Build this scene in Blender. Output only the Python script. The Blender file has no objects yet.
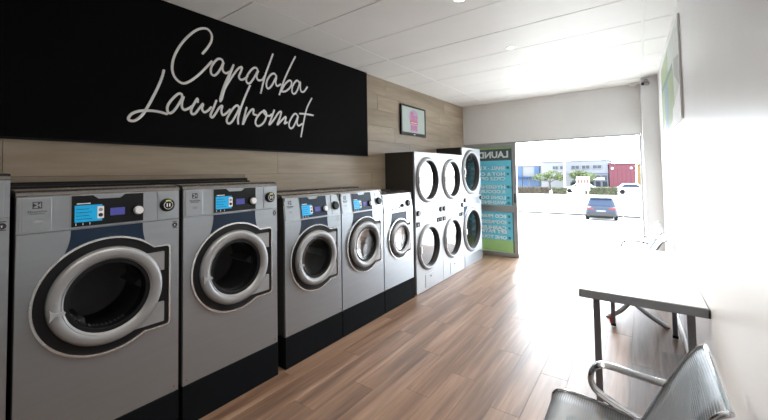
import bpy, bmesh, math, random
from mathutils import Vector, Matrix

random.seed(7)
SC = bpy.context.scene
COL = SC.collection
PI = math.pi

# ------------------------------------------------------------------ camera
YAW, PITCH, ROLL, FPX, CY = -0.63304, 0.035655, -0.016986, 347.58, 161.68
F = Vector((math.sin(YAW) * math.cos(PITCH), math.cos(YAW) * math.cos(PITCH), math.sin(PITCH)))
R0 = Vector((math.cos(YAW), -math.sin(YAW), 0.0))
U0 = R0.cross(F)
RV = R0 * math.cos(ROLL) + U0 * math.sin(ROLL)
UV = -R0 * math.sin(ROLL) + U0 * math.cos(ROLL)
cam_data = bpy.data.cameras.new('camera')
cam = bpy.data.objects.new('camera', cam_data)
COL.objects.link(cam)
mw = Matrix((RV, UV, -F)).transposed().to_4x4()
mw.translation = Vector((0, 0, 1.55))
cam.matrix_world = mw
cam_data.sensor_fit = 'HORIZONTAL'
cam_data.sensor_width = 36.0
cam_data.lens = FPX / 768.0 * 36.0
cam_data.shift_y = -(210.0 - CY) / 768.0
cam_data.clip_start = 0.02
cam_data.clip_end = 500
SC.camera = cam

# ------------------------------------------------------------------ world, sun, exposure
WORLD_STRENGTH = 15.5
SUN_STRENGTH = 7.0
LAMP_WATTS = 95.0
EXPOSURE = 0.36
world = bpy.data.worlds.new('world')
SC.world = world
world.use_nodes = True
wn = world.node_tree
wn.nodes['Background'].inputs['Color'].default_value = (0.86, 0.93, 1.0, 1)
wn.nodes['Background'].inputs['Strength'].default_value = WORLD_STRENGTH
sun_data = bpy.data.lights.new('sun', 'SUN')
sun_data.energy = SUN_STRENGTH
sun_data.angle = math.radians(1.5)
sun_data.color = (1.0, 0.97, 0.92)
sun = bpy.data.objects.new('sun', sun_data)
COL.objects.link(sun)
sun.rotation_euler = Vector((0.12, -0.60, -0.79)).to_track_quat('-Z', 'Y').to_euler()
SC.view_settings.view_transform = 'Standard'
SC.view_settings.look = 'None'
SC.view_settings.gamma = 1.0
SC.view_settings.use_curve_mapping = False
SC.view_settings.exposure = EXPOSURE

# ------------------------------------------------------------------ room measures
CEIL = 2.852
XL = -2.80                      # left wall face
YF = 6.50                       # front wall inner face
YB = -2.50                      # back wall


def xr(y):                      # right wall face (very slightly out of square)
    return 0.370 - 0.0145 * (y - YB)


# ------------------------------------------------------------------ materials
def nodes(name):
    m = bpy.data.materials.new(name)
    m.use_nodes = True
    nt = m.node_tree
    b = nt.nodes['Principled BSDF']
    return m, nt, b


def setin(b, **kw):
    names = {'rough': 'Roughness', 'metal': 'Metallic', 'spec': 'Specular IOR Level', 'coat': 'Coat Weight',
             'coatr': 'Coat Roughness', 'trans': 'Transmission Weight', 'alpha': 'Alpha'}
    for k, v in kw.items():
        b.inputs[names[k]].default_value = v


def plain(name, c, rough=0.5, metal=0.0, var=0.06, scale=12.0, bump=0.0, stretch=(1, 1, 1), **kw):
    """base colour with a soft procedural variation and optional fine relief"""
    m, nt, b = nodes(name)
    setin(b, rough=rough, metal=metal, **kw)
    tc = nt.nodes.new('ShaderNodeTexCoord')
    mp = nt.nodes.new('ShaderNodeMapping')
    mp.inputs['Scale'].default_value = stretch
    nz = nt.nodes.new('ShaderNodeTexNoise')
    nz.inputs['Scale'].default_value = scale
    nz.inputs['Detail'].default_value = 3
    rp = nt.nodes.new('ShaderNodeMapRange')
    rp.inputs['From Min'].default_value = 0.3
    rp.inputs['From Max'].default_value = 0.7
    rp.inputs['To Min'].default_value = 1 - var
    rp.inputs['To Max'].default_value = 1 + var
    mx = nt.nodes.new('ShaderNodeVectorMath')
    mx.operation = 'SCALE'
    mx.inputs[0].default_value = c[:3]
    nt.links.new(tc.outputs['Object'], mp.inputs['Vector'])
    nt.links.new(mp.outputs[0], nz.inputs['Vector'])
    nt.links.new(nz.outputs['Fac'], rp.inputs['Value'])
    nt.links.new(rp.outputs[0], mx.inputs['Scale'])
    nt.links.new(mx.outputs[0], b.inputs['Base Color'])
    if bump:
        bp = nt.nodes.new('ShaderNodeBump')
        bp.inputs['Strength'].default_value = bump
        bp.inputs['Distance'].default_value = 0.002
        nt.links.new(nz.outputs['Fac'], bp.inputs['Height'])
        nt.links.new(bp.outputs[0], b.inputs['Normal'])
    return m


def wood(name, dark, mid, light, rough, axis_scale, tint=0.12, spec=0.5, bump=0.1):
    """grain stretched along one axis; each plank object gets its own offset and tint"""
    m, nt, b = nodes(name)
    setin(b, rough=rough, spec=spec)
    N = nt.nodes.new
    L = nt.links.new
    tc = N('ShaderNodeTexCoord')
    oi = N('ShaderNodeObjectInfo')
    off = N('ShaderNodeVectorMath'); off.operation = 'SCALE'
    off.inputs[0].default_value = (37.0, 53.0, 71.0)
    L(oi.outputs['Random'], off.inputs['Scale'])
    ad = N('ShaderNodeVectorMath'); ad.operation = 'ADD'
    L(tc.outputs['Object'], ad.inputs[0]); L(off.outputs[0], ad.inputs[1])
    mp = N('ShaderNodeMapping'); mp.inputs['Scale'].default_value = axis_scale
    L(ad.outputs[0], mp.inputs['Vector'])
    n1 = N('ShaderNodeTexNoise'); n1.inputs['Scale'].default_value = 1.0
    n1.inputs['Detail'].default_value = 6; n1.inputs['Distortion'].default_value = 0.6
    L(mp.outputs[0], n1.inputs['Vector'])
    mp2 = N('ShaderNodeMapping'); mp2.inputs['Scale'].default_value = tuple(a * 5 for a in axis_scale)
    L(ad.outputs[0], mp2.inputs['Vector'])
    n2 = N('ShaderNodeTexNoise'); n2.inputs['Scale'].default_value = 1.0; n2.inputs['Detail'].default_value = 4
    L(mp2.outputs[0], n2.inputs['Vector'])
    mixf = N('ShaderNodeMath'); mixf.operation = 'MULTIPLY_ADD'
    mixf.inputs[1].default_value = 0.3
    L(n2.outputs['Fac'], mixf.inputs[0])
    sc = N('ShaderNodeMath'); sc.operation = 'MULTIPLY'; sc.inputs[1].default_value = 0.7
    L(n1.outputs['Fac'], sc.inputs[0]); L(sc.outputs[0], mixf.inputs[2])
    cr = N('ShaderNodeValToRGB')
    e = cr.color_ramp.elements
    e[0].position = 0.33; e[0].color = (*dark, 1)
    e[1].position = 0.68; e[1].color = (*light, 1)
    k = e.new(0.5); k.color = (*mid, 1)
    L(mixf.outputs[0], cr.inputs['Fac'])
    mr = N('ShaderNodeMapRange')
    mr.inputs['To Min'].default_value = 1 - tint; mr.inputs['To Max'].default_value = 1 + tint
    L(oi.outputs['Random'], mr.inputs['Value'])
    ml = N('ShaderNodeVectorMath'); ml.operation = 'SCALE'
    L(cr.outputs['Color'], ml.inputs[0]); L(mr.outputs[0], ml.inputs['Scale'])
    L(ml.outputs[0], b.inputs['Base Color'])
    if bump:
        bp = N('ShaderNodeBump'); bp.inputs['Strength'].default_value = bump; bp.inputs['Distance'].default_value = 0.002
        L(n2.outputs['Fac'], bp.inputs['Height']); L(bp.outputs[0], b.inputs['Normal'])
    return m


def glassy(name, tint, rough=0.02, base_reflect=0.08, ior=1.5, gain=1.0):
    """thin pane: tinted see-through plus a Fresnel mirror"""
    m = bpy.data.materials.new(name); m.use_nodes = True
    nt = m.node_tree; nt.nodes.clear()
    N = nt.nodes.new; L = nt.links.new
    out = N('ShaderNodeOutputMaterial'); mix = N('ShaderNodeMixShader')
    tr = N('ShaderNodeBsdfTransparent'); tr.inputs['Color'].default_value = (*tint, 1)
    gl = N('ShaderNodeBsdfGlossy'); gl.inputs['Roughness'].default_value = rough
    nz = N('ShaderNodeTexNoise'); nz.inputs['Scale'].default_value = 3
    bp = N('ShaderNodeBump'); bp.inputs['Strength'].default_value = 0.02
    L(nz.outputs['Fac'], bp.inputs['Height']); L(bp.outputs[0], gl.inputs['Normal'])
    lw = N('ShaderNodeFresnel'); lw.inputs['IOR'].default_value = ior
    ad = N('ShaderNodeMath'); ad.operation = 'ADD'; ad.use_clamp = True; ad.inputs[1].default_value = base_reflect
    mu = N('ShaderNodeMath'); mu.operation = 'MULTIPLY'; mu.inputs[1].default_value = gain
    L(lw.outputs[0], mu.inputs[0]); L(mu.outputs[0], ad.inputs[0]); L(ad.outputs[0], mix.inputs['Fac'])
    L(tr.outputs[0], mix.inputs[1]); L(gl.outputs[0], mix.inputs[2]); L(mix.outputs[0], out.inputs['Surface'])
    return m


def film(name, c, trans=0.5):
    """printed vinyl on glass: scatters light both ways"""
    m = bpy.data.materials.new(name); m.use_nodes = True
    nt = m.node_tree; nt.nodes.clear()
    N = nt.nodes.new; L = nt.links.new
    out = N('ShaderNodeOutputMaterial'); mix = N('ShaderNodeMixShader'); mix.inputs['Fac'].default_value = trans
    d = N('ShaderNodeBsdfDiffuse'); t = N('ShaderNodeBsdfTranslucent')
    nz = N('ShaderNodeTexNoise'); nz.inputs['Scale'].default_value = 2.0
    mr = N('ShaderNodeMapRange'); mr.inputs['To Min'].default_value = 0.9; mr.inputs['To Max'].default_value = 1.1
    v = N('ShaderNodeVectorMath'); v.operation = 'SCALE'; v.inputs[0].default_value = c
    L(nz.outputs['Fac'], mr.inputs['Value']); L(mr.outputs[0], v.inputs['Scale'])
    L(v.outputs[0], d.inputs['Color']); L(v.outputs[0], t.inputs['Color'])
    L(d.outputs[0], mix.inputs[1]); L(t.outputs[0], mix.inputs[2]); L(mix.outputs[0], out.inputs['Surface'])
    return m


def emit(name, c, s, back=(0.8, 0.8, 0.8)):
    m, nt, b = nodes(name)
    b.inputs['Base Color'].default_value = (*back, 1)
    b.inputs['Emission Color'].default_value = (*c, 1)
    nz = nt.nodes.new('ShaderNodeTexNoise'); nz.inputs['Scale'].default_value = 4
    mr = nt.nodes.new('ShaderNodeMapRange')
    mr.inputs['To Min'].default_value = s * 0.92; mr.inputs['To Max'].default_value = s * 1.08
    nt.links.new(nz.outputs['Fac'], mr.inputs['Value']); nt.links.new(mr.outputs[0], b.inputs['Emission Strength'])
    return m


def perforated(name, c):
    """sheet steel with a fine grid of punched holes"""
    m, nt, b = nodes(name)
    setin(b, rough=0.45, metal=0.8)
    b.inputs['Base Color'].default_value = (*c, 1)
    N = nt.nodes.new; L = nt.links.new
    uv = N('ShaderNodeTexCoord')
    mp = N('ShaderNodeMapping'); mp.inputs['Scale'].default_value = (110, 110, 110)
    L(uv.outputs['UV'], mp.inputs['Vector'])
    fr = N('ShaderNodeVectorMath'); fr.operation = 'FRACTION'; L(mp.outputs[0], fr.inputs[0])
    sb = N('ShaderNodeVectorMath'); sb.operation = 'SUBTRACT'; sb.inputs[1].default_value = (0.5, 0.5, 0)
    L(fr.outputs[0], sb.inputs[0])
    mz = N('ShaderNodeVectorMath'); mz.operation = 'MULTIPLY'; mz.inputs[1].default_value = (1, 1, 0)
    L(sb.outputs[0], mz.inputs[0])
    ln = N('ShaderNodeVectorMath'); ln.operation = 'LENGTH'; L(mz.outputs[0], ln.inputs[0])
    gt = N('ShaderNodeMath'); gt.operation = 'GREATER_THAN'; gt.inputs[1].default_value = 0.34
    L(ln.outputs['Value'], gt.inputs[0]); L(gt.outputs[0], b.inputs['Alpha'])
    return m


M = {
    'steel': plain('brushed_steel', (0.33, 0.36, 0.39), 0.34, 0.85, 0.02, 3.0, 0.04, (1, 1, 12)),
    'steel_light': plain('light_steel', (0.34, 0.355, 0.37), 0.5, 0.35, 0.03, 3.0),
    'lid': plain('lid_steel', (0.50, 0.50, 0.50), 0.2, 0.9, 0.03, 3.0),
    'dring': plain('dryer_ring_grey', (0.20, 0.205, 0.215), 0.4, 0.4, 0.03),
    'ring': plain('door_ring_silver', (0.27, 0.275, 0.285), 0.45, 0.5, 0.02),
    'ring_dark': plain('door_seal_dark_grey', (0.03, 0.03, 0.033), 0.5, 0.0, 0.03),  # own dark grey of the dryer door seals
    'chrome': plain('polished_chrome', (0.62, 0.63, 0.65), 0.2, 0.8, 0.02),
    'tube': plain('chrome_tube', (0.55, 0.56, 0.58), 0.16, 1.0, 0.02),
    'drum': plain('drum_steel', (0.16, 0.16, 0.165), 0.4, 0.9, 0.05),
    'black': plain('black_plastic', (0.004, 0.0045, 0.006), 0.5, 0.0, 0.05, spec=0.25),
    'black_matt': plain('black_matt', (0.012, 0.012, 0.013), 0.75, 0.0, 0.05),
    'plinth': plain('plinth_black', (0.004, 0.0048, 0.006), 0.8, 0.0, 0.08, spec=0.06),
    'side': plain('dark_side_panel', (0.045, 0.042, 0.038), 0.45, 0.2, 0.05),
    'navy': plain('navy_vinyl', (0.006, 0.018, 0.040), 0.5, 0.0, 0.04, 12.0, 0.0, (1, 1, 1), spec=0.25),
    'blue': plain('cyan_label', (0.0, 0.40, 0.80), 0.4, 0.0, 0.03),
    'label_w': plain('white_print', (0.75, 0.76, 0.78), 0.5, 0.0, 0.02),
    'label_d': plain('dark_print', (0.02, 0.02, 0.025), 0.5, 0.0, 0.02),
    'label_g': plain('grey_print', (0.25, 0.25, 0.26), 0.5, 0.0, 0.02),
    'yellow': plain('yellow_tag', (0.55, 0.6, 0.08), 0.5, 0.0, 0.02),
    'red': plain('red_print', (0.30, 0.03, 0.025), 0.6, 0.0, 0.02, spec=0.1),
    'lcd': emit('lcd_blue', (0.06, 0.08, 0.50), 0.2, (0.05, 0.05, 0.2)),
    'knob_w': plain('silver_knob', (0.72, 0.73, 0.75), 0.3, 0.3, 0.02),
    'wall_w': plain('white_satin_paint', (0.86, 0.86, 0.86), 0.40, 0.0, 0.015, 2.0, 0.02, spec=0.8),
    'wall_m': plain('white_matt_paint', (0.82, 0.82, 0.81), 0.6, 0.0, 0.02, 2.0, 0.02),
    'tile': plain('ceiling_tile_white', (0.82, 0.815, 0.80), 0.55, 0.0, 0.03, 1.5, 0.03),
    'tbar': plain('ceiling_grid_white', (0.8, 0.8, 0.78), 0.4, 0.0, 0.02),
    'void': plain('ceiling_void', (0.10, 0.095, 0.09), 0.9, 0.0, 0.02),
    'floorw': wood('floor_oak', (0.065, 0.034, 0.020), (0.155, 0.090, 0.057), (0.27, 0.178, 0.124), 0.42, (9, 0.5, 9), 0.06, 0.65),
    'wallw': wood('wall_oak', (0.235, 0.183, 0.128), (0.30, 0.238, 0.172), (0.365, 0.295, 0.22), 0.5, (5, 0.7, 7), 0.10),
    'sign': plain('sign_black', (0.002, 0.002, 0.0022), 0.8, 0.0, 0.05, spec=0.08),
    'script': plain('sign_white_letter', (0.78, 0.78, 0.77), 0.45, 0.0, 0.02),
    'glass': glassy('porthole_glass', (0.45, 0.45, 0.46), 0.06, 0.0, 1.3, 0.3),
    'glass_dry': glassy('dryer_glass', (0.62, 0.66, 0.7), 0.04, 0.10),
    'clear': glassy('clear_glass', (0.95, 0.97, 0.96), 0.0, 0.0),
    'alu': plain('anodised_frame', (0.40, 0.41, 0.41), 0.4, 0.6, 0.03),
    'f_cyan': film('film_cyan', (0.13, 0.46, 0.58), 0.045),
    'f_green': film('film_green', (0.27, 0.42, 0.17), 0.05),
    'f_dark': film('film_charcoal', (0.08, 0.11, 0.11), 0.03),
    'f_white': film('film_white', (0.80, 0.86, 0.88), 0.12),
    'f_bullet': film('film_bullet', (0.05, 0.16, 0.20), 0.30),
    'table_w': plain('table_white_plastic', (0.88, 0.88, 0.88), 0.4, 0.0, 0.02, 20, 0.03),
    'table_g': plain('table_edge_grey', (0.20, 0.21, 0.23), 0.6, 0.1, 0.04),
    'leg': plain('powder_coated_grey', (0.13, 0.135, 0.15), 0.35, 0.4, 0.04),
    'perf': perforated('perforated_steel', (0.20, 0.215, 0.225)),
    'castalu': plain('cast_aluminium', (0.42, 0.42, 0.44), 0.28, 0.9, 0.03),
    'lampglow': emit('lamp_glow', (1.0, 0.95, 0.88), 14.0),
    'tv': plain('tv_bezel', (0.01, 0.01, 0.01), 0.3, 0.0, 0.02),
    'tv_s': emit('screen_pale', (0.55, 0.66, 0.60), 0.50, (0.02, 0.02, 0.02)),
    'tv_p': emit('screen_pink', (0.60, 0.10, 0.30), 0.55, (0.02, 0.02, 0.02)),
    'tv_r': emit('screen_red', (0.65, 0.04, 0.07), 0.55, (0.02, 0.02, 0.02)),
    'tv_w': emit('screen_white', (0.8, 0.8, 0.8), 0.6, (0.02, 0.02, 0.02)),
    'tv_l': emit('screen_lilac', (0.55, 0.42, 0.58), 0.5, (0.02, 0.02, 0.02)),
    'p_green': plain('poster_green', (0.38, 0.47, 0.28), 0.5), 'p_blue': plain('poster_blue', (0.28, 0.38, 0.50), 0.5),
    'p_teal': plain('poster_teal', (0.22, 0.32, 0.28), 0.5), 'p_grey': plain('poster_grey', (0.42, 0.45, 0.42), 0.5),
    'p_pale': plain('poster_pale', (0.62, 0.66, 0.62), 0.5), 'p_white': plain('poster_white', (0.8, 0.8, 0.8), 0.5),
    'concrete': plain('pale_concrete', (0.52, 0.52, 0.50), 0.8, 0.0, 0.05, 0.8),
    'asphalt': plain('pale_asphalt', (0.36, 0.36, 0.36), 0.9, 0.0, 0.05, 0.5),
    'kerb': plain('kerb_stone', (0.035, 0.035, 0.035), 0.9, spec=0.06),
    'bgrey': plain('grey_cladding', (0.070, 0.074, 0.084), 0.8, 0.0, 0.04, 0.3, spec=0.06),
    'bgrey2': plain('mid_grey_cladding', (0.048, 0.051, 0.062), 0.8, 0.0, 0.04, 0.3, spec=0.06),
    'bpale': plain('pale_render', (0.078, 0.080, 0.085), 0.8, 0.0, 0.04, 0.3, spec=0.06),
    'bred': plain('maroon_cladding', (0.048, 0.017, 0.022), 0.7, 0.0, 0.06, 0.3, spec=0.06),
    'borange': plain('orange_render', (0.075, 0.05, 0.024), 0.8, spec=0.06),
    'bblue': plain('blue_panel', (0.026, 0.042, 0.075), 0.6, spec=0.06),
    'bnavy': plain('blue_awning', (0.01, 0.02, 0.045), 0.6, spec=0.06),
    'bwin': plain('window_dark', (0.022, 0.024, 0.03), 0.5, spec=0.06),
    'bdark': plain('shop_dark', (0.01, 0.012, 0.015), 0.6, spec=0.06),
    'leaf': plain('leaf_light', (0.05, 0.062, 0.03), 0.8, 0.0, 0.3, 2.0, spec=0.06),
    'leafd': plain('leaf_dark', (0.012, 0.018, 0.014), 0.8, 0.0, 0.3, 2.0, spec=0.06),
    'hedge': plain('hedge_leaf', (0.046, 0.052, 0.03), 0.8, 0.0, 0.3, 2.0, spec=0.06),
    'hedgeb': plain('hedge_brown', (0.045, 0.038, 0.028), 0.8, 0.0, 0.3, 2.0, spec=0.06),
    'bark': plain('bark', (0.03, 0.025, 0.02), 0.9, spec=0.06),
    'polew': plain('white_pole', (0.5, 0.5, 0.5), 0.5),
    'car_b': plain('car_blue_grey', (0.014, 0.020, 0.032), 0.4, 0.0, 0.03, spec=0.12),
    'car_w': plain('car_white', (0.35, 0.35, 0.36), 0.3),
    'car_g': plain('car_glass', (0.006, 0.012, 0.026), 0.3, spec=0.12),
    'tyre': plain('tyre', (0.006, 0.006, 0.006), 0.9, spec=0.06),
    'taill': plain('tail_lamp', (0.06, 0.012, 0.012), 0.4, spec=0.15),
    'bumper': plain('grey_bumper', (0.012, 0.012, 0.013), 0.7, spec=0.2),
}

LETTERS = [
     [[(1.358, 2.534), (1.397, 2.592), (1.427, 2.654), (1.429, 2.709), (1.397, 2.742), (1.349, 2.732), (1.295, 2.693), (1.227, 2.61), (1.174, 2.518), (1.142, 2.43), (1.135, 2.35), (1.157, 2.292), (1.205, 2.264), (1.256, 2.287), (1.325, 2.353), (1.387, 2.43), (1.429, 2.487)]] ,
     [[(1.529, 2.498), (1.514, 2.525), (1.48, 2.52), (1.445, 2.477), (1.424, 2.427), (1.427, 2.387), (1.451, 2.377), (1.48, 2.405), (1.511, 2.46), (1.527, 2.497), (1.52, 2.456), (1.529, 2.426), (1.554, 2.419), (1.582, 2.438)]] ,
     [[(1.618, 2.503), (1.586, 2.423), (1.541, 2.31), (1.502, 2.174)], [(1.507, 2.19), (1.541, 2.286), (1.573, 2.347), (1.618, 2.421), (1.664, 2.486), (1.697, 2.504), (1.687, 2.464), (1.668, 2.416), (1.684, 2.392), (1.718, 2.405), (1.749, 2.434)]] ,
     [[(1.857, 2.503), (1.838, 2.532), (1.802, 2.517), (1.759, 2.462), (1.738, 2.412), (1.745, 2.378), (1.773, 2.379), (1.809, 2.427), (1.853, 2.505), (1.841, 2.454), (1.86, 2.423), (1.9, 2.436)]] ,
     [[(2.015, 2.704), (1.974, 2.598), (1.927, 2.473), (1.884, 2.312)], [(1.9, 2.436), (1.924, 2.472)]] ,
     [[(2.053, 2.504), (2.029, 2.523), (1.989, 2.5), (1.95, 2.437), (1.945, 2.383), (1.965, 2.367), (2.005, 2.408), (2.053, 2.496), (2.045, 2.443), (2.061, 2.41), (2.102, 2.434)]] ,
     [[(2.282, 2.75), (2.224, 2.645), (2.145, 2.485), (2.088, 2.334)], [(2.11, 2.373), (2.153, 2.444), (2.205, 2.493), (2.235, 2.482), (2.218, 2.429), (2.161, 2.378), (2.115, 2.367)]] ,
     [[(2.334, 2.492), (2.309, 2.515), (2.276, 2.491), (2.243, 2.434), (2.242, 2.379), (2.275, 2.375), (2.311, 2.425), (2.344, 2.509), (2.345, 2.446), (2.358, 2.411), (2.395, 2.418), (2.436, 2.471)]] ,
     [[(1.078, 2.331), (1.065, 2.274), (1.03, 2.174), (0.973, 2.042), (0.939, 1.982), (0.901, 1.945), (0.872, 1.942), (0.864, 1.958), (0.884, 1.99), (0.926, 2.013), (0.978, 2.024), (1.04, 2.026), (1.098, 2.016)]] ,
     [[(1.206, 2.159), (1.199, 2.18), (1.174, 2.175), (1.13, 2.123), (1.104, 2.071), (1.108, 2.03), (1.13, 2.028), (1.164, 2.07), (1.214, 2.164), (1.204, 2.119), (1.204, 2.081), (1.22, 2.063), (1.251, 2.077), (1.279, 2.101)]] ,
     [[(1.32, 2.14), (1.318, 2.165), (1.299, 2.134), (1.272, 2.074), (1.275, 2.041), (1.299, 2.044), (1.326, 2.082), (1.362, 2.132), (1.353, 2.091), (1.37, 2.065), (1.398, 2.08), (1.424, 2.111)]] ,
     [[(1.468, 2.172), (1.445, 2.11), (1.421, 2.049), (1.435, 2.031), (1.462, 2.066), (1.492, 2.117), (1.519, 2.139), (1.511, 2.096), (1.523, 2.062), (1.554, 2.081), (1.585, 2.116)]] ,
     [[(1.666, 2.142), (1.656, 2.162), (1.624, 2.142), (1.579, 2.075), (1.557, 2.024), (1.572, 1.996), (1.604, 2.017), (1.643, 2.083), (1.676, 2.15)], [(1.773, 2.356), (1.724, 2.245), (1.683, 2.138), (1.66, 2.055), (1.66, 2.005)]] ,
     [[(1.74, 2.153), (1.724, 2.094), (1.703, 2.001), (1.737, 2.07), (1.779, 2.133), (1.809, 2.15), (1.807, 2.108), (1.836, 2.102)]] ,
     [[(1.921, 2.152), (1.88, 2.127), (1.836, 2.069), (1.829, 2.023), (1.858, 2.004), (1.91, 2.039), (1.941, 2.102), (1.936, 2.141), (1.913, 2.154), (1.925, 2.12), (1.971, 2.11), (1.998, 2.129)]] ,
     [[(2.027, 2.17), (2.003, 2.11), (1.971, 2.028), (2.026, 2.085), (2.075, 2.153), (2.108, 2.167), (2.091, 2.107), (2.061, 2.037), (2.108, 2.081), (2.159, 2.126), (2.155, 2.086), (2.144, 2.057), (2.175, 2.072)]] ,
     [[(2.307, 2.155), (2.282, 2.173), (2.246, 2.147), (2.201, 2.07), (2.209, 2.022), (2.244, 2.028), (2.281, 2.086), (2.314, 2.151), (2.299, 2.088), (2.317, 2.054), (2.363, 2.078)]] ,
     [[(2.496, 2.361), (2.432, 2.253), (2.392, 2.128), (2.349, 1.948)], [(2.336, 2.18), (2.412, 2.186), (2.513, 2.185)]] ,
]

# ------------------------------------------------------------------ mesh helpers
class MB:
    def __init__(s):
        s.v = []; s.f = []; s.uv = None

    def add(s, vs, fs):
        n = len(s.v)
        s.v += [tuple(v) for v in vs]
        s.f += [tuple(i + n for i in f) for f in fs]
        return s

    def box(s, a, b):
        x0, y0, z0 = a; x1, y1, z1 = b
        return s.add([(x0, y0, z0), (x1, y0, z0), (x1, y1, z0), (x0, y1, z0), (x0, y0, z1), (x1, y0, z1), (x1, y1, z1), (x0, y1, z1)],
                     [(0, 3, 2, 1), (4, 5, 6, 7), (0, 1, 5, 4), (1, 2, 6, 5), (2, 3, 7, 6), (3, 0, 4, 7)])

    def cbox(s, a, b, c=0.004):
        """box with chamfered edges"""
        bm = bmesh.new()
        bmesh.ops.create_cube(bm, size=1)
        for v in bm.verts:
            v.co = Vector(((a[i] + b[i]) / 2 + v.co[i] * (b[i] - a[i]) for i in range(3)))
        bmesh.ops.bevel(bm, geom=bm.edges[:], offset=c, segments=2, affect='EDGES', profile=0.5)
        s.add([v.co[:] for v in bm.verts], [[v.index for v in f.verts] for f in (bm.verts.index_update() or bm.faces)])
        bm.free()
        return s

    def prism_x(s, pts, x0, x1):
        """outline of (y,z) extruded from x0 to x1"""
        n = len(pts)
        vs = [(x0, p[0], p[1]) for p in pts] + [(x1, p[0], p[1]) for p in pts]
        fs = [tuple(range(n))[::-1], tuple(range(n, 2 * n))] + [(i, (i + 1) % n, n + (i + 1) % n, n + i) for i in range(n)]
        return s.add(vs, fs)

    def band_x(s, outer, inner, x0, x1):
        """frame between two outlines of equal length"""
        n = len(outer)
        vs = [(x, p[0], p[1]) for x in (x0, x1) for o in (outer, inner) for p in o]
        fs = []
        for i in range(n):
            j = (i + 1) % n
            fs += [(2 * n + i, 2 * n + j, 3 * n + j, 3 * n + i), (i, n + i, n + j, j), (i, j, 2 * n + j, 2 * n + i), (n + i, 3 * n + i, 3 * n + j, n + j)]
        return s.add(vs, fs)

    def prism_y(s, pts, y0, y1):
        n = len(pts)
        vs = [(p[0], y0, p[1]) for p in pts] + [(p[0], y1, p[1]) for p in pts]
        fs = [tuple(range(n)), tuple(range(n, 2 * n))[::-1]] + [(i, n + i, n + (i + 1) % n, (i + 1) % n) for i in range(n)]
        return s.add(vs, fs)

    def lathe_x(s, prof, cy, cz, n=48, close=False):
        """profile of (x, r) turned about an x axis through (cy,cz)"""
        k = len(prof)
        vs = [(x, cy + r * math.cos(2 * PI * i / n), cz + r * math.sin(2 * PI * i / n)) for i in range(n) for x, r in prof]
        fs = []
        for i in range(n):
            j = (i + 1) % n
            for q in range(k if close else k - 1):
                w = (q + 1) % k
                fs.append((i * k + q, j * k + q, j * k + w, i * k + w))
        return s.add(vs, fs)

    def disc_x(s, x, cy, cz, r, n=32, dx=0.003):
        return s.prism_x([(cy + r * math.cos(2 * PI * i / n), cz + r * math.sin(2 * PI * i / n)) for i in range(n)], x - dx, x)

    def cyl(s, a, b, r, r2=None, n=16):
        return s.tube([a, b], [r, r if r2 is None else r2], n)

    def tube(s, path, r, n=10, flat=None, up=(0, 0, 1), closed=False):
        """swept tube; r number or list; flat=(width axis vector, factor) squashes the section"""
        P = [Vector(p) for p in path]
        m = len(P)
        rs = r if isinstance(r, (list, tuple)) else [r] * m
        vs = []
        prev = None
        for i in range(m):
            if closed:
                t = P[(i + 1) % m] - P[i - 1]
            else:
                t = P[min(i + 1, m - 1)] - P[max(i - 1, 0)]
            t.normalize()
            if flat:
                a = Vector(flat[0]); a = (a - t * a.dot(t)).normalized()
            elif prev is None:
                u = Vector(up) if abs(t.dot(Vector(up))) < 0.95 else Vector((1, 0, 0))
                a = t.cross(u).normalized()
            else:
                a = (prev - t * prev.dot(t)).normalized()
            prev = a
            c = t.cross(a)
            fa = flat[1] if flat else 1.0
            for k in range(n):
                w = 2 * PI * k / n
                vs.append(P[i] + a * (rs[i] * fa * math.cos(w)) + c * (rs[i] * math.sin(w)))
        fs = []
        for i in range(m if closed else m - 1):
            j = (i + 1) % m
            for k in range(n):
                l = (k + 1) % n
                fs.append((i * n + k, i * n + l, j * n + l, j * n + k))
        if not closed:
            fs.append(tuple(range(n))[::-1])
            fs.append(tuple(range((m - 1) * n, m * n)))
        return s.add(vs, fs)

    def data(s, name, mat, smooth=False):
        me = bpy.data.meshes.new(name)
        me.from_pydata(s.v, [], s.f)
        if mat:
            me.materials.append(mat)
        bm = bmesh.new(); bm.from_mesh(me)
        bmesh.ops.recalc_face_normals(bm, faces=bm.faces[:])
        bm.to_mesh(me); bm.free()
        if smooth:
            for p in me.polygons:
                p.use_smooth = True
            try:
                me.set_sharp_from_angle(angle=math.radians(38))
            except Exception:
                pass
        me.update()
        return me

    def build(s, name, mat, parent=None, smooth=False, loc=None):
        o = bpy.data.objects.new(name, s.data(name, mat, smooth))
        COL.objects.link(o)
        if parent is not None:
            o.parent = parent
        if loc:
            o.location = loc
        return o


def tag(o, label, cat, group=None):
    o['label'] = label; o['category'] = cat
    if group:
        o['group'] = group
    return o


def thing(name, label, cat, loc=(0, 0, 0), rz=0.0, group=None):
    o = bpy.data.objects.new(name, None)
    COL.objects.link(o)
    o.location = loc; o.rotation_euler = (0, 0, rz)
    o.empty_display_size = 0.1
    return tag(o, label, cat, group)


def struct(o):
    o['kind'] = 'structure'
    return o


def plabel(o, t):
    o['label'] = t
    return o


def smoothline(pts, sub=5, closed=False):
    P = [Vector(p) for p in pts]
    n = len(P); out = []
    for i in range(n if closed else n - 1):
        g = (lambda k: P[k % n]) if closed else (lambda k: P[max(0, min(n - 1, k))])
        p0, p1, p2, p3 = g(i - 1), g(i), g(i + 1), g(i + 2)
        for k in range(sub):
            t = k / sub
            out.append(0.5 * ((2 * p1) + (p2 - p0) * t + (2 * p0 - 5 * p1 + 4 * p2 - p3) * t * t + (3 * p1 - p0 - 3 * p2 + p3) * t ** 3))
    if not closed:
        out.append(P[-1])
    return out


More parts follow.
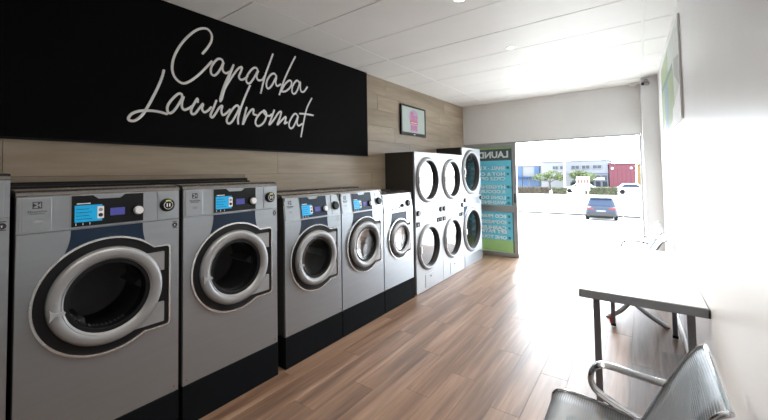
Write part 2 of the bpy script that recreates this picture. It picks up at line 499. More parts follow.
def copy_tree(o, parent=None):
    c = o.copy(); COL.objects.link(c); c.parent = parent
    for ch in [q for q in bpy.data.objects if q.parent == o]:
        copy_tree(ch, c)
    return c


def text_mesh(s, size, depth=0.001, align='LEFT', bold=0.0):
    """flat lettering as a mesh in its own xy plane"""
    cu = bpy.data.curves.new('lettering', 'FONT')
    cu.body = s; cu.size = size; cu.extrude = depth; cu.align_x = align; cu.resolution_u = 2
    cu.offset = bold
    o = bpy.data.objects.new('lettering', cu)
    COL.objects.link(o)
    dg = bpy.context.evaluated_depsgraph_get()
    me = bpy.data.meshes.new_from_object(o.evaluated_get(dg))
    bpy.data.objects.remove(o)
    bpy.data.curves.remove(cu)
    return me


def text_x(name, s, size, mat, parent, y, z, x, width=None, align='LEFT', bold=0.0):
    """lettering on a face that looks towards +x (reads along +y)"""
    me = text_mesh(s, size, 0.0006, align, bold)
    if width:
        xs = [v.co.x for v in me.vertices]
        k = width / max(1e-6, max(xs) - min(xs))
        for v in me.vertices:
            v.co.x *= k
    me.materials.clear(); me.materials.append(mat)
    for v in me.vertices:
        a, b, c = v.co
        v.co = (c, a, b)
    o = bpy.data.objects.new(name, me); COL.objects.link(o)
    o.parent = parent; o.location = (x, y, z)
    return o


# ------------------------------------------------------------------ the room shell
# floor slab and planks
floor = MB().add([(XL - .1, YB - .1, -0.06), (xr(YB) + .1, YB - .1, -0.06), (xr(YF + .2) + .1, YF + .2, -0.06), (XL - .1, YF + .2, -0.06),
                  (XL - .1, YB - .1, -0.008), (xr(YB) + .1, YB - .1, -0.008), (xr(YF + .2) + .1, YF + .2, -0.008), (XL - .1, YF + .2, -0.008)],
                 [(0, 3, 2, 1), (4, 5, 6, 7), (0, 1, 5, 4), (1, 2, 6, 5), (2, 3, 7, 6), (3, 0, 4, 7)]).build('floor', M['void'])
struct(floor)
PW, PL = 0.187, 1.30
pme = MB().cbox((0.0006, 0.0006, -0.008), (PW - 0.0006, PL - 0.0008, 0.0), 0.0007).data('plank', M['floorw'])
x = -1.04 - PW * 10
k = 0
first = True
while x < 0.34:
    offs = [0.0, 0.55, 0.18, 0.92, 0.40, 1.10, 0.7][k % 7]
    y = YB - offs
    while y < YF + 0.1:
        y0, y1, x0, x1 = max(y, YB), min(y + PL, YF + 0.12), max(x, XL), min(x + PW, 0.33)
        if y1 - y0 > 0.05 and x1 - x0 > 0.02:
            full = (y1 - y0 > PL - 1e-4) and (x1 - x0 > PW - 1e-4)
            if full:
                me = pme
            else:
                me = MB().cbox((x0 - x + 0.0006, y0 - y + 0.0006, -0.008), (x1 - x - 0.0006, y1 - y - 0.0008, 0), 0.0012).data('plank', M['floorw'])
            o = bpy.data.objects.new('plank', me); COL.objects.link(o); o.parent = floor; o.location = (x, y, 0)
        y += PL
    x += PW; k += 1

# ceiling: grid of recessed tiles hung on thin bars
ceil = struct(MB().box((XL - .1, YB - .1, CEIL + 0.02), (0.45, YF + .15, CEIL + 0.10)).build('ceiling', M['void']))
TX, TY = 2.35, 0.5725
xj = [-4.63, -2.28, 0.07, 2.42]
yj0 = 1.491 - TY * 7
g = MB()
for a in xj[1:3]:
    g.box((a - 0.011, YB, CEIL - 0.001), (a + 0.011, YF, CEIL + 0.02))
g.build('grid_bar', M['tbar'], ceil)
j = 0
while yj0 + TY * j < YF:
    for i in range(3):
        x0, x1 = max(xj[i] + 0.012, XL), min(xj[i + 1] - 0.012, 0.34)
        y0, y1 = max(yj0 + TY * j, YB) + 0.0034, min(yj0 + TY * (j + 1), YF) - 0.0034
        if x1 - x0 < 0.05 or y1 - y0 < 0.03:
            continue
        sag = random.uniform(0, 0.002)
        sk = random.uniform(-0.0015, 0.0015)
        t = MB().cbox((x0, y0 + sk, CEIL + 0.001 - sag), (x1, y1 + sk, CEIL + 0.015), 0.002).build('ceiling_tile', M['tile'], ceil)
    j += 1

# left wall with oak look boards
wl = struct(MB().box((XL - 0.2, YB - .1, 0), (XL - 0.012, YF + 0.15, CEIL + .05)).build('wall_left', M['void']))
RH, BL = 0.21, 1.795
for r in range(-1, 14):
    z0 = max(1.57 + RH * (r - 7), 0.0); z1 = min(1.57 + RH * (r - 6), CEIL + 0.01)
    if z1 - z0 < 0.01:
        continue
    st = [0.295, -0.055, 0.9, 0.5, 1.25, 0.1][r % 6] if r not in (6, 7) else {7: 0.295, 6: -0.055}[r]
    y = st - BL * 2
    while y < YF:
        y0, y1 = max(y, YB), min(y + BL, YF)
        if y1 - y0 > 0.05:
            MB().cbox((XL - 0.012, y0 + 0.001, z0 + 0.001), (XL + random.uniform(-0.001, 0.0), y1 - 0.001, z1 - 0.001), 0.0016).build('wall_board', M['wallw'], wl)
        y += BL

# right, back and front walls
MBr = MB().prism_x([(0, 0)] * 0 or [(YB, 0), (YF + 0.15, 0), (YF + 0.15, CEIL + .05), (YB, CEIL + .05)], 0.0, 0.2)
for i, v in enumerate(MBr.v):
    MBr.v[i] = (xr(v[1]) + v[0], v[1], v[2])
struct(MBr.build('wall_right', M['wall_w']))
struct(MB().box((XL - .1, YB - 0.15, 0), (0.5, YB, CEIL + .05)).build('wall_back', M['wall_m']))
DH = 2.098                      # opening head height
wf = struct(MB().box((XL - .05, YF, DH), (0.40, YF + 0.16, CEIL + .05)).build('wall_front', M['wall_m']))
MB().cbox((XL, YF - 0.004, DH - 0.022), (0.03, YF + 0.08, DH), 0.003).build('head_track', M['alu'], wf)
MB().box((0.035, YF, 0), (0.40, YF + 0.16, DH)).build('return_wall', M['wall_m'], wf)
struct(MB().cbox((0.055, 6.10, 0), (xr(6.1) + 0.002, YF + 0.001, CEIL + 0.005), 0.004).build('trim_1', M['wall_m']))
MB().cbox((0.012, YF + 0.01, 0), (0.036, YF + 0.09, DH - 0.02), 0.003).build('door_jamb', M['alu'], wf)
sk = MB()
sk.add([(xr(y) - d, y, z) for y in (YB, 6.08) for d, z in ((0, 0.001), (0.012, 0.001), (0.012, 0.085), (0.008, 0.09), (0, 0.09))],
       [(0, 1, 2, 3, 4), (9, 8, 7, 6, 5)] + [(i, i + 5, (i + 1) % 5 + 5, (i + 1) % 5) for i in range(5)])
struct(sk.build('baseboard_right', M['wall_w']))

# ------------------------------------------------------------------ sliding glass door leaf with printed film
d1 = struct(MB().box((XL + 0.01, YF + 0.024, 0.06), (-1.86, YF + 0.032, DH - 0.03)).build('door_1', M['clear']))
fr = MB()
X0, X1 = XL + 0.005, -1.80
fr.cbox((X0, YF, 0.0), (X1, YF + 0.05, 0.075), 0.003)
fr.cbox((X0, YF, DH - 0.085), (X1, YF + 0.05, DH - 0.024), 0.003)
fr.cbox((X0, YF, 0.075), (X0 + 0.06, YF + 0.05, DH - 0.08), 0.003)
fr.build('door_frame', M['alu'], d1)
MB().cbox((-1.872, YF - 0.002, 0.0), (X1, YF + 0.052, DH - 0.024), 0.003).build('door_stile', M['alu'], d1)
MB().cbox((X0 + 0.06, YF - 0.001, 0.812), (-1.872, YF + 0.051, 0.935), 0.003).build('door_rail', M['alu'], d1)
MB().cbox((-1.846, YF - 0.022, 0.99), (-1.824, YF - 0.002, 1.16), 0.003).build('door_lock', M['black'], d1)


def film_rect(x0, x1, z0, z1, mat, name):
    return MB().add([(x0, YF + 0.021, z0), (x1, YF + 0.021, z0), (x1, YF + 0.021, z1), (x0, YF + 0.021, z1)], [(0, 1, 2, 3)]).build(name, mat, d1)


film_rect(-2.74, -1.872, 1.982, 2.013, M['f_green'], 'green_film')
film_rect(-2.74, -1.872, 1.765, 1.982, M['f_dark'], 'title_film')
film_rect(-2.74, -1.895, 0.935, 1.765, M['f_cyan'], 'cyan_film')
film_rect(-1.895, -1.872, 0.935, 1.765, M['f_dark'], 'edge_film')
film_rect(-2.74, -1.895, 0.292, 0.812, M['f_cyan'], 'cyan_film')
film_rect(-2.74, -1.895, 0.075, 0.292, M['f_green'], 'green_film')
film_rect(-1.895, -1.872, 0.075, 0.812, M['f_dark'], 'edge_film')


def door_text(s, size, x_start, z, width=None):
    # the print faces the street, so from inside it reads mirrored: starts at the right, runs to -x
    me = text_mesh(s, size, 0.0004, 'LEFT', 0.004 * size / 0.1)
    if width:
        xs = [v.co.x for v in me.vertices]; kk = width / (max(xs) - min(xs))
        for v in me.vertices:
            v.co.x *= kk
    me.materials.clear(); me.materials.append(M['f_white'])
    for v in me.vertices:
        a, b, c = v.co
        v.co = (-a, c, b)
    o = bpy.data.objects.new('lettering', me); COL.objects.link(o)
    o.parent = d1; o.location = (x_start, YF + 0.0165, z)


door_text('LAUNDRY', 0.165, -1.935, 1.822, 0.80)
rows = [('SMALL - X LARGE', 1.60), ('HOT & COLD', 1.485), ('CYCLE OPTIONS', 1.398), ('HYGIENIC', 1.245), ('& ODOUR FREE', 1.155),
        ('LONG DOOR', 1.045), ('WASHING', 0.952)]
rows2 = [('ECO FRIENDLY', 0.70), ('EXPRESS', 0.59), ('CASHLESS', 0.485), ('EFT PAYMENT', 0.415), ('ONE TOUCH', 0.31)]
nb = {'CYCLE OPTIONS', '& ODOUR FREE', 'EFT PAYMENT'}
for s, z in rows + rows2:
    door_text(s, 0.088 if z > 0.9 else 0.082, -2.005, z, min(0.068 * len(s), 0.72))
    if s not in nb:
        MB().box((-1.975, YF + 0.0150, z + 0.008), (-1.935, YF + 0.0185, z + 0.052)).build('bullet', M['f_bullet'], d1)

# ------------------------------------------------------------------ downlights
for i, y in enumerate((-0.19, 1.11, 2.41, 3.70, 5.05)):
    lab = {0: 'round recessed downlight out of view behind the camera', 1: 'round recessed downlight in ceiling just above the frame',
           2: 'round recessed downlight cut off by the top edge of the photo',
           3: 'round recessed ceiling downlight, nearer one of the two fully in view',
           4: 'round recessed ceiling downlight, farther one nearest the doorway'}[i]
    t = thing('ceiling_light', lab, 'downlight', (-1.04, y, CEIL), 0, 'recessed downlights in one row')
    n = 28
    rim = MB()
    vs = []
    prof = [(0.036, 0.0), (0.037, -0.004), (0.048, -0.0055), (0.052, -0.001), (0.052, 0.004), (0.036, 0.004)]
    for a in range(n):
        for r, z in prof:
            vs.append((r * math.cos(2 * PI * a / n), r * math.sin(2 * PI * a / n), z))
    fs = [(a * 6 + q, ((a + 1) % n) * 6 + q, ((a + 1) % n) * 6 + (q + 1) % 6, a * 6 + (q + 1) % 6) for a in range(n) for q in range(6)]
    rim.add(vs, fs).build('trim_ring', M['tbar'], t, True)
    MB().add([(0.036 * math.cos(2 * PI * a / n), 0.036 * math.sin(2 * PI * a / n), -0.0015) for a in range(n)], [tuple(range(n))]).build('diffuser', M['lampglow'], t)
    ld = bpy.data.lights.new('downlight', 'SPOT')
    ld.energy = LAMP_WATTS; ld.spot_size = math.radians(125); ld.spot_blend = 0.8; ld.shadow_soft_size = 0.035
    ld.color = (1.0, 0.93, 0.84)
    lo = bpy.data.objects.new('downlight_lamp', ld); COL.objects.link(lo); lo.parent = t; lo.location = (0, 0, -0.012)

# ------------------------------------------------------------------ black sign with script lettering
sg = thing('wall_sign', 'large black wall sign with white handwritten script above the washers', 'sign', (XL, 0, 1.79))
MB().cbox((0.001, -2.0, 0.0), (0.030, 3.435, CEIL - 1.79 - 0.002), 0.002).build('sign_board', M['sign'], sg)
MB().cbox((0.001, -2.0, -0.012), (0.034, 3.44, 0.0), 0.002).build('edge_strip', M['black'], sg)
for li, strokes in enumerate(LETTERS):
    mb = MB()
    for si, st in enumerate(strokes):
        pts = smoothline([(0.033, y, z - 1.79) for y, z in st], 5)
        rad = 0.0092
        if li == 2 and si == 0:
            rs = [0.0095 + 0.006 * min(1, i / 12) for i in range(len(pts))]
        else:
            rs = [rad] * len(pts)
        rs[0] *= 0.7; rs[-1] *= 0.7
        # flat ribbon: width in the wall plane, thin in x
        mb.tube(pts, rs, 8, flat=((1, 0, 0), 0.2))
        for e in (pts[0], pts[-1]):
            mb.disc_x(0.033 + 0.002, e.y, e.z, rad * 0.98, 14, 0.004)
    mb.build('letter', M['script'], sg, True)

# ------------------------------------------------------------------ washing machines
XF = -2.33


def door_outline(cy, cz, R, ex, up, dn, sc=1.0, n=46, rc=0.028):
    """circle with a squared handle bay on its right side"""
    a1 = math.asin(min(0.95, up / R)); a2 = -math.asin(min(0.95, dn / R))
    pts = []
    # circle from a1 counterclockwise to a2+2pi
    for i in range(n + 1):
        a = a1 + (a2 + 2 * PI - a1) * i / n
        pts.append((cy + R * math.cos(a), cz + R * math.sin(a)))
    # bottom bay edge out to the right, rounded corners, and back along the top
    yb = cy + ex
    for (cx_, cz_, s0) in ((yb - rc, cz - dn + rc, -PI / 2), (yb - rc, cz + up - rc, 0)):
        for i in range(6):
            a = s0 + PI / 2 * i / 5
            pts.append((cx_ + rc * math.cos(a), cz_ + rc * math.sin(a)))
    return pts


def inset(pts, d):
    n = len(pts); out = []
    for i in range(n):
        p0, p1, p2 = pts[i - 1], pts[i], pts[(i + 1) % n]
        t = Vector((p2[0] - p0[0], p2[1] - p0[1]))
        if t.length < 1e-9:
            out.append(p1); continue
        t.normalize()
        out.append((p1[0] - t.y * d, p1[1] + t.x * d))
    return out


def washer(label, Y0, w, ztop, zseam, zb, cy, cz, R, ex, up, dn, depth=0.43, tilt=0.0, style='large', dz=0.0, plab='', screen=True):
    t = thing('washing_machine', label, 'washing machine', (XF, Y0, 0), 0, 'front loading washers along the left wall')
    rg = R * 0.822; rgl = R * 0.612
    body = MB()
    body.box((-depth, 0.002, zb), (-0.02, 0.02, ztop - 0.01)).box((-depth, w - 0.02, zb), (-0.02, w - 0.002, ztop - 0.01))
    body.box((-depth, 0.0, zb), (-depth + 0.01, w, ztop - 0.01)).box((-depth, 0.002, zb), (-0.02, w - 0.002, zb + 0.015))
    body.build('cabinet', M['side'], t)
    # steel front with a round opening
    fp = MB(); n = 48
    hole = [(cy + rgl * 1.04 * math.cos(2 * PI * i / n), cz + rgl * 1.04 * math.sin(2 * PI * i / n)) for i in range(n)]
    y0, y1, z0, z1 = 0.003, w - 0.003, zb + 0.002, zseam - 0.0015
    rect = []
    for i in range(n):
        a = 2 * PI * i / n
        dx, dz_ = math.cos(a), math.sin(a)
        s = min(((y1 - cy) / dx if dx > 1e-9 else (y0 - cy) / dx if dx < -1e-9 else 1e9), ((z1 - cz) / dz_ if dz_ > 1e-9 else (z0 - cz) / dz_ if dz_ < -1e-9 else 1e9))
        rect.append([cy + dx * s, cz + dz_ * s])
    for c in ((y0, z0), (y0, z1), (y1, z0), (y1, z1)):
        b = min(rect, key=lambda p: (p[0] - c[0]) ** 2 + (p[1] - c[1]) ** 2)
        b[0], b[1] = c
    fp.band_x([tuple(p) for p in rect], hole, -0.02, 0.0)
    fp.build('front_panel', M['steel'], t)
    # control fascia, leaning back on the smaller models
    cp = MB()
    za, zt = zseam + 0.0015, ztop - 0.012
    for a, b in ((0.003, w - 0.003),):
        cp.add([(-0.06, a, za), (0.0, a, za), (-tilt, a, zt), (-0.06 - tilt, a, zt), (-0.06, b, za), (0.0, b, za), (-tilt, b, zt), (-0.06 - tilt, b, zt)],
               [(0, 1, 2, 3), (7, 6, 5, 4), (1, 5, 6, 2), (3, 2, 6, 7), (0, 3, 7, 4), (0, 4, 5, 1)])
    fascia = cp.build('control_panel', M['steel'], t)

    def fx(z):
        return -tilt * (z - za) / (zt - za)

    def onf(mb):      # lean the piece with the fascia
        mb.v = [(x + fx(z), y, z) for x, y, z in mb.v]
        return mb
    # top lid with rounded front edge
    prof = [(-depth, ztop - 0.012), (-depth, ztop + 0.022), (-0.10 - tilt, ztop + 0.024), (-0.03 - tilt, ztop + 0.018), (-0.006 - tilt, ztop + 0.006), (0.002 - tilt, ztop - 0.004), (0.0 - tilt, ztop - 0.012)]
    MB().prism_y(prof, 0.0, w).build('top_lid', M['lid'], t, True)
    MB().box((-depth, 0.004, ztop + 0.022), (-depth + 0.10, w * 0.96, ztop + 0.034)).build('rear_cover', M['black'], t)
    # plinth
    MB().cbox((-depth + 0.02, 0.0, 0.0), (0.004, w, zb), 0.004).build('plinth', M['plinth'], t)
    # feet screws
    for yy in (0.025, w - 0.028):
        MB().disc_x(0.003, yy, zb + 0.032, 0.0045, 10, 0.004).build('screw', M['chrome'], t, True)
    # detergent drawer front with the maker's mark
    fw = w * 0.028
    dr = onf(MB().cbox((0, fw, zseam + 0.010), (0.004, fw + w * 0.145, ztop - 0.018), 0.0015)).build('detergent_flap', M['steel'], t)
    onf(MB().box((0.0, fw - 0.0065, zseam + 0.010), (0.006, fw - 0.001, ztop - 0.018))).build('flap_edge', M['steel_light'], t)
    lc = fw + w * 0.073; lz = ztop - 0.052; q = 0.0165
    lg = MB()
    lg.band_x([(lc - q, lz - q), (lc + q, lz - q), (lc + q, lz + q), (lc - q, lz + q)],
              [(lc - q * .8, lz - q * .8), (lc + q * .8, lz - q * .8), (lc + q * .8, lz + q * .8), (lc - q * .8, lz + q * .8)], 0.004, 0.0052)
    lg.prism_x([(lc - q * .8, lz - q * .5), (lc - q * .1, lz), (lc - q * .8, lz + q * .5)], 0.004, 0.0052)
    lg.prism_x([(lc + q * .1, lz - q * .75), (lc + q * .75, lz - q * .75), (lc + q * .15, lz - q * .05)], 0.004, 0.0052)
    lg.prism_x([(lc + q * .15, lz + q * .05), (lc + q * .75, lz + q * .75), (lc + q * .1, lz + q * .75)], 0.004, 0.0052)
    onf(lg).build('maker_mark', M['label_d'], dr)
    if style != 'small':
        for s, sz, zz, ww in (('Electrolux', 0.014, lz - 0.034, 0.066), ('PROFESSIONAL', 0.006, lz - 0.043, 0.052)):
            o = text_x('lettering', s, sz, M['label_d'], dr, lc - ww / 2, zz, 0.0052 + fx(zz), ww)
        onf(MB().box((0.004, lc - 0.012, lz - 0.085), (0.0048, lc + 0.016, lz - 0.070))).build('small_icon', M['label_g'], dr)
    if style != 'small':
        # display bezel with notched top
        a, b = (0.196, 0.512) if style == 'large' else (0.172, 0.478)
        z0, z1 = zseam + 0.012, ztop - 0.016
        mb = MB().prism_x([(a, z0), (b, z0), (b, z1), (b - 0.085, z1), (b - 0.11, z1 - 0.02), (a + 0.11, z1 - 0.02), (a + 0.085, z1), (a, z1)], 0.0, 0.007)
        bz = onf(mb).build('display_bezel', M['black'] if style == 'large' else M['navy'], t)
        onf(MB().band_x([(a - .003, z0 - .003), (b + .003, z0 - .003), (b + .003, z1 + .003), (a - .003, z1 + .003)], [(a, z0), (b, z0), (b, z1), (a, z1)], 0.0, 0.005)).build('bezel_rim', M['steel_light'], bz)
        zc = (z0 + z1) / 2
        il = onf(MB().box((0.007, a + 0.012, z0 + 0.022), (0.0082, a + 0.125, z0 + 0.108))).build('instruction_label', M['blue'], bz)
        onf(MB().box((0.0082, a + 0.104, z0 + 0.034), (0.009, a + 0.132, z0 + 0.098))).build('picture_strip', M['label_w'], bz)
        onf(MB().disc_x(0.0098, a + 0.118, z0 + 0.052, 0.010, 14, 0.002)).build('print_dot', M['label_d'], bz)
        onf(MB().disc_x(0.0098, a + 0.118, z0 + 0.080, 0.009, 14, 0.002)).build('print_dot', M['label_g'], bz)
        for q2 in range(4):
            onf(MB().box((0.0082, a + 0.018, z0 + 0.036 + q2 * 0.017), (0.0087, a + 0.082 - 0.012 * (q2 % 2), z0 + 0.0385 + q2 * 0.017))).build('print_line', M['navy'], bz)
        onf(MB().box((0.007, a + 0.020, z0 + 0.114), (0.0082, a + 0.075, z0 + 0.119))).build('title_print', M['label_w'], bz)
        for q2 in range(3):
            onf(MB().box((0.007, a + 0.016 + q2 * 0.028, z0 + 0.006), (0.0080, a + 0.019 + q2 * 0.028, z0 + 0.018))).build('print_line', M['label_w'], bz)
        onf(MB().box((0.007, a + 0.160, z0 + 0.044), (0.0085, a + 0.226, z0 + 0.084))).build('screen', M['lcd'] if screen else M['label_w'], bz)
        # selector knob
        ky, kz = b - 0.028, z0 + 0.062
        kn = MB().lathe_x([(0.006, 0.0), (0.006, 0.031), (0.012, 0.031), (0.016, 0.0285), (0.016, 0.0)], ky, kz, 24)
        kk = onf(kn).build('knob_collar', M['black'], t, True)
        onf(MB().lathe_x([(0.014, 0.0), (0.014, 0.024), (0.030, 0.0225), (0.034, 0.019), (0.034, 0.0)], ky, kz, 24)).build('selector_knob', M['knob_w'], kk, True)
    else:
        # printed guide and two black knobs
        a, b = 0.17, 0.41
        for q2 in range(6):
            onf(MB().box((0.0, a + q2 * 0.038, zseam + 0.030 + q2 * 0.003), (0.0012, a + 0.026 + q2 * 0.038, zseam + 0.048 + q2 * 0.003 + 0.01 * (q2 % 2)))).build('printed_mark', M['label_g'] if q2 % 2 else M['navy'], t)
        ky, kz = 0.395, zseam + 0.072
        onf(MB().lathe_x([(0.0, 0.0), (0.0, 0.022), (0.018, 0.020), (0.022, 0.016), (0.022, 0.0)], ky, kz, 20)).build('selector_knob', M['black'], t, True)
    # coin dial on its own panel at the right
    a = w * 0.825
    cf = onf(MB().cbox((0, a, zseam + 0.010), (0.0035, w * 0.972, ztop - 0.014), 0.0012)).build('coin_panel', M['steel'], t)
    ky, kz = (w * 0.897, zseam + 0.090) if style != 'small' else (w * 0.845, zseam + 0.094)
    ck = onf(MB().lathe_x([(0.003, 0.0), (0.003, 0.040), (0.020, 0.038), (0.026, 0.032), (0.026, 0.0)], ky, kz, 26)).build('coin_dial', M['black'], t, True)
    if style == 'large':
        onf(MB().lathe_x([(0.026, 0.023), (0.0275, 0.023), (0.0275, 0.025), (0.026, 0.025)], ky, kz, 26, True)).build('dial_ring', M['label_w'], ck)
        onf(MB().prism_x([(ky - 0.016, kz + 0.024), (ky + 0.016, kz + 0.024), (ky + 0.012, kz + 0.031), (ky - 0.012, kz + 0.031)], 0.022, 0.0275)).build('yellow_tag', M['yellow'], ck)
        for s in (-1, 1):
            onf(MB().box((0.026, ky + s * 0.007 - 0.003, kz - 0.010), (0.0275, ky + s * 0.007 + 0.003, kz + 0.010))).build('dial_mark', M['label_w'], ck)
    # warning sticker under the coin panel
    sy, sz = w - (0.027 if style == 'large' else 0.045), zseam - 0.036
    st = MB()
    st.prism_x([(sy + 0.015 * math.cos(2 * PI * i / 16), sz + 0.015 * math.sin(2 * PI * i / 16)) for i in range(16)], 0, 0.0009)
    st.box((0, sy - 0.014, sz + 0.018), (0.0009, sy + 0.014, sz + 0.022)).box((0, sy - 0.014, sz - 0.020), (0.0009, sy + 0.014, sz - 0.016))
    sto = st.build('warning_sticker', M['label_d'] if style == 'large' else M['label_g'], t)
    MB().prism_x([(sy - 0.002, sz - 0.006), (sy + 0.002, sz - 0.006), (sy + 0.001, sz), (sy + 0.005, sz + 0.003), (sy - 0.005, sz + 0.003), (sy - 0.001, sz)], 0.0009, 0.0016).build('sticker_symbol', M['label_w'], sto)
    # navy vinyl shape above the door
    dy0, dy1 = (0.196, 0.512) if style == 'large' else ((0.172, 0.478) if style == 'mid' else (0.155, 0.47))
    zt_ = zseam - 0.003; zl = cz + R * 0.62
    L_, R_ = [], []
    for i in range(9):
        u = i / 8
        z = zt_ + (zl - zt_) * u
        L_.append((dy0 - 0.055 * u ** 2.2 * (R / .3), z)); R_.append((dy1 + 0.035 * u ** 2.2 * (R / .3), z))
    MB().prism_x(L_[::-1] + R_, 0.0, 0.0012).build('navy_panel', M['navy'], t)
    # the door: chrome outline, black channel, silver ring, glass, latch
    o0 = door_outline(cy, cz, R, ex, up, dn)
    dt = MB().band_x(o0, inset(o0, 0.0105), 0.0, 0.016).build('door_trim', M['chrome'], t, True)
    o1 = inset(o0, 0.010)
    # black channel as a frame that stops at the porthole
    cen = [(cy + rgl * 1.06 * math.cos(math.atan2(p[1] - cz, p[0] - cy)), cz + rgl * 1.06 * math.sin(math.atan2(p[1] - cz, p[0] - cy))) for p in o1]
    MB().band_x(o1, cen, 0.0012, 0.008).build('door_channel', M['black'], t)
    o2 = inset(o0, 0.040)
    fl = MB()
    xs = cy + ex - 0.040
    for zz0, zz1 in ((cz + up - 0.040 - 0.105 * R / .3, cz + up - 0.040), (cz - dn + 0.036, cz - dn + 0.036 + 0.11 * R / .3)):
        m_ = (zz0 + zz1) / 2
        s = 1 if m_ > cz else -1
        ya = lambda z: cy + math.sqrt(max(0.0, (rg * 0.99) ** 2 - (z - cz) ** 2))
        pts = [(ya(zz0 + (zz1 - zz0) * i / 5), zz0 + (zz1 - zz0) * i / 5) for i in range(6)]
        pl = MB().prism_x(pts[::-1] + [(xs, zz0), (xs, zz1)], 0.0082, 0.026)
        pl.build('hinge_plate', M['ring'], t)
    door = MB()
    door.lathe_x([(0.010, rg), (0.024, rg * 0.997), (0.034, rg * 0.975), (0.040, rg * 0.93), (0.041, rg * 0.86), (0.037, rgl * 1.07), (0.028, rgl * 1.02), (0.010, rgl * 1.0)], cy, cz, 64, True)
    dr_ = door.build('door_ring', M['ring'], t, True)
    MB().lathe_x([(0.036, rgl * 1.055), (0.038, rgl * 1.05), (0.029, rgl * 1.01), (0.027, rgl * 1.0)], cy, cz, 64, True).build('inner_bezel', M['ring'], dr_, True)
    MB().lathe_x([(0.024, rgl * 1.0), (0.024, rgl * 0.90), (-0.03, rgl * 0.86), (-0.05, rgl * 0.98)], cy, cz, 48).build('rubber_gasket', M['black'], t, True)
    gl = [(0.026, rgl * 1.0)] + [(0.026 - 0.03 * (1 - (q / 6) ** 2), rgl * q / 6) for q in range(6, -1, -1)]
    MB().lathe_x([(0.020 - 0.016 * math.cos(PI / 2 * q / 7) * 1.0, rgl * 0.985 * math.sin(PI / 2 * q / 7)) for q in range(7, -1, -1)], cy, cz, 48).build('glass', M['glass'], t, True)
    dm = MB().lathe_x([(-0.045, rgl * 0.98), (-0.09, rgl * 1.02), (-0.36, rgl * 1.02), (-0.37, rgl * 0.9), (-0.375, 0.0)], cy, cz, 40).build('drum', M['drum'], t, True)
    lf = MB()
    for q2 in range(3):
        an = PI / 2 + q2 * 2 * PI / 3 + 0.5
        c0, s0_ = math.cos(an), math.sin(an)
        rr = rgl
        pts = [(rr * 1.0, -0.03), (rr * 0.78, 0.0), (rr * 1.0, 0.03)]
        vs = [(xx, cy + a_ * c0 - b_ * s0_, cz + a_ * s0_ + b_ * c0) for xx in (-0.10, -0.34) for a_, b_ in pts]
        lf.add(vs, [(0, 1, 2), (5, 4, 3), (0, 3, 4, 1), (1, 4, 5, 2), (2, 5, 3, 0)])
    lf.build('drum_lifter', M['steel_light'], dm)
    bo = MB()
    for q2 in range(14):
        an = PI * 1.15 + q2 * 0.12
        y_, z_ = cy + rgl * 0.86 * math.cos(an), cz + rgl * 0.86 * math.sin(an)
        bo.disc_x(-0.01, y_, z_, 0.005, 8, 0.02)
    bo.build('gasket_stud', M['chrome'], dm)
    # latch at the left of the ring
    zz = cz - 0.03 * R / .3
    yl = cy - (rg + rgl) / 2
    la = MB().prism_x([(yl - 0.022, zz + 0.026), (yl - 0.012, zz + 0.016), (yl - 0.002, zz + 0.007), (yl + 0.032, zz + 0.008), (yl + 0.038, zz), (yl + 0.032, zz - 0.008), (yl - 0.002, zz - 0.007), (yl - 0.012, zz - 0.019), (yl - 0.022, zz - 0.030), (yl - 0.019, zz)], 0.036, 0.050)
    la.build('door_latch', M['steel_light'], dr_)
    MB().disc_x(0.052, yl + 0.002, zz + 0.055, 0.005, 10, 0.006).build('latch_rivet', M['steel_light'], dr_)
    return t


# ends of the row: (label, y, width, top, seam, plinth, ...)
Y_, UP, DN = 0.355, 0.215, 0.25
washer('grey front loading washer at the left edge, only its right edge in frame', 0.275 - 0.80, 0.80, 1.562, 1.379, 0.25, 0.40, 0.98, 0.335, 0.34, 0.24, 0.28)
washer('nearest full grey washer, largest in view, with blue label and dark porthole', 0.29, 0.711, 1.481, 1.295, 0.25, 0.355, 0.930, 0.308, 0.302, 0.222, 0.262)
washer('large grey washer second from the left, same height as the nearest one', 1.021, 0.709, 1.482, 1.295, 0.25, 0.352, 0.918, 0.308, 0.300, 0.240, 0.265)
washer('lower pale washer with charcoal display panel, just past the tall grey pair', 1.800, 0.660, 1.376, 1.172, 0.25, 0.332, 0.830, 0.287, 0.272, 0.232, 0.232, tilt=0.03, style='mid')
washer('pale washer with washed-out blue display, between a charcoal-panel washer and the smallest washer', 2.468, 0.672, 1.374, 1.166, 0.25, 0.345, 0.828, 0.285, 0.272, 0.228, 0.232, tilt=0.03, style='mid')
washer('smallest white washer, lowest of the row, right beside the tall dryers', 3.150, 0.625, 1.314, 1.094, 0.25, 0.312, 0.785, 0.236, 0.238, 0.180, 0.190, tilt=0.03, style='small')

# black service ducts on the wall behind the machines
for a, b, z0, z1, lab in ((-1.9, 1.745, 1.44, 1.532, 'long black service duct on wall behind the two tall grey washers'),
                          (1.80, 3.138, 1.31, 1.40, 'short black service duct on wall behind the lower pale washers')):
    o = thing('service_duct', lab, 'duct', (XL, a, z0), 0)
    MB().cbox((0.002, 0, 0), (0.036, b - a, z1 - z0), 0.003).build('duct_body', M['black_matt'], o)
    MB().cbox((0.002, 0, z1 - z0), (0.040, b - a, z1 - z0 + 0.006), 0.002).build('duct_cover', M['black'], o)


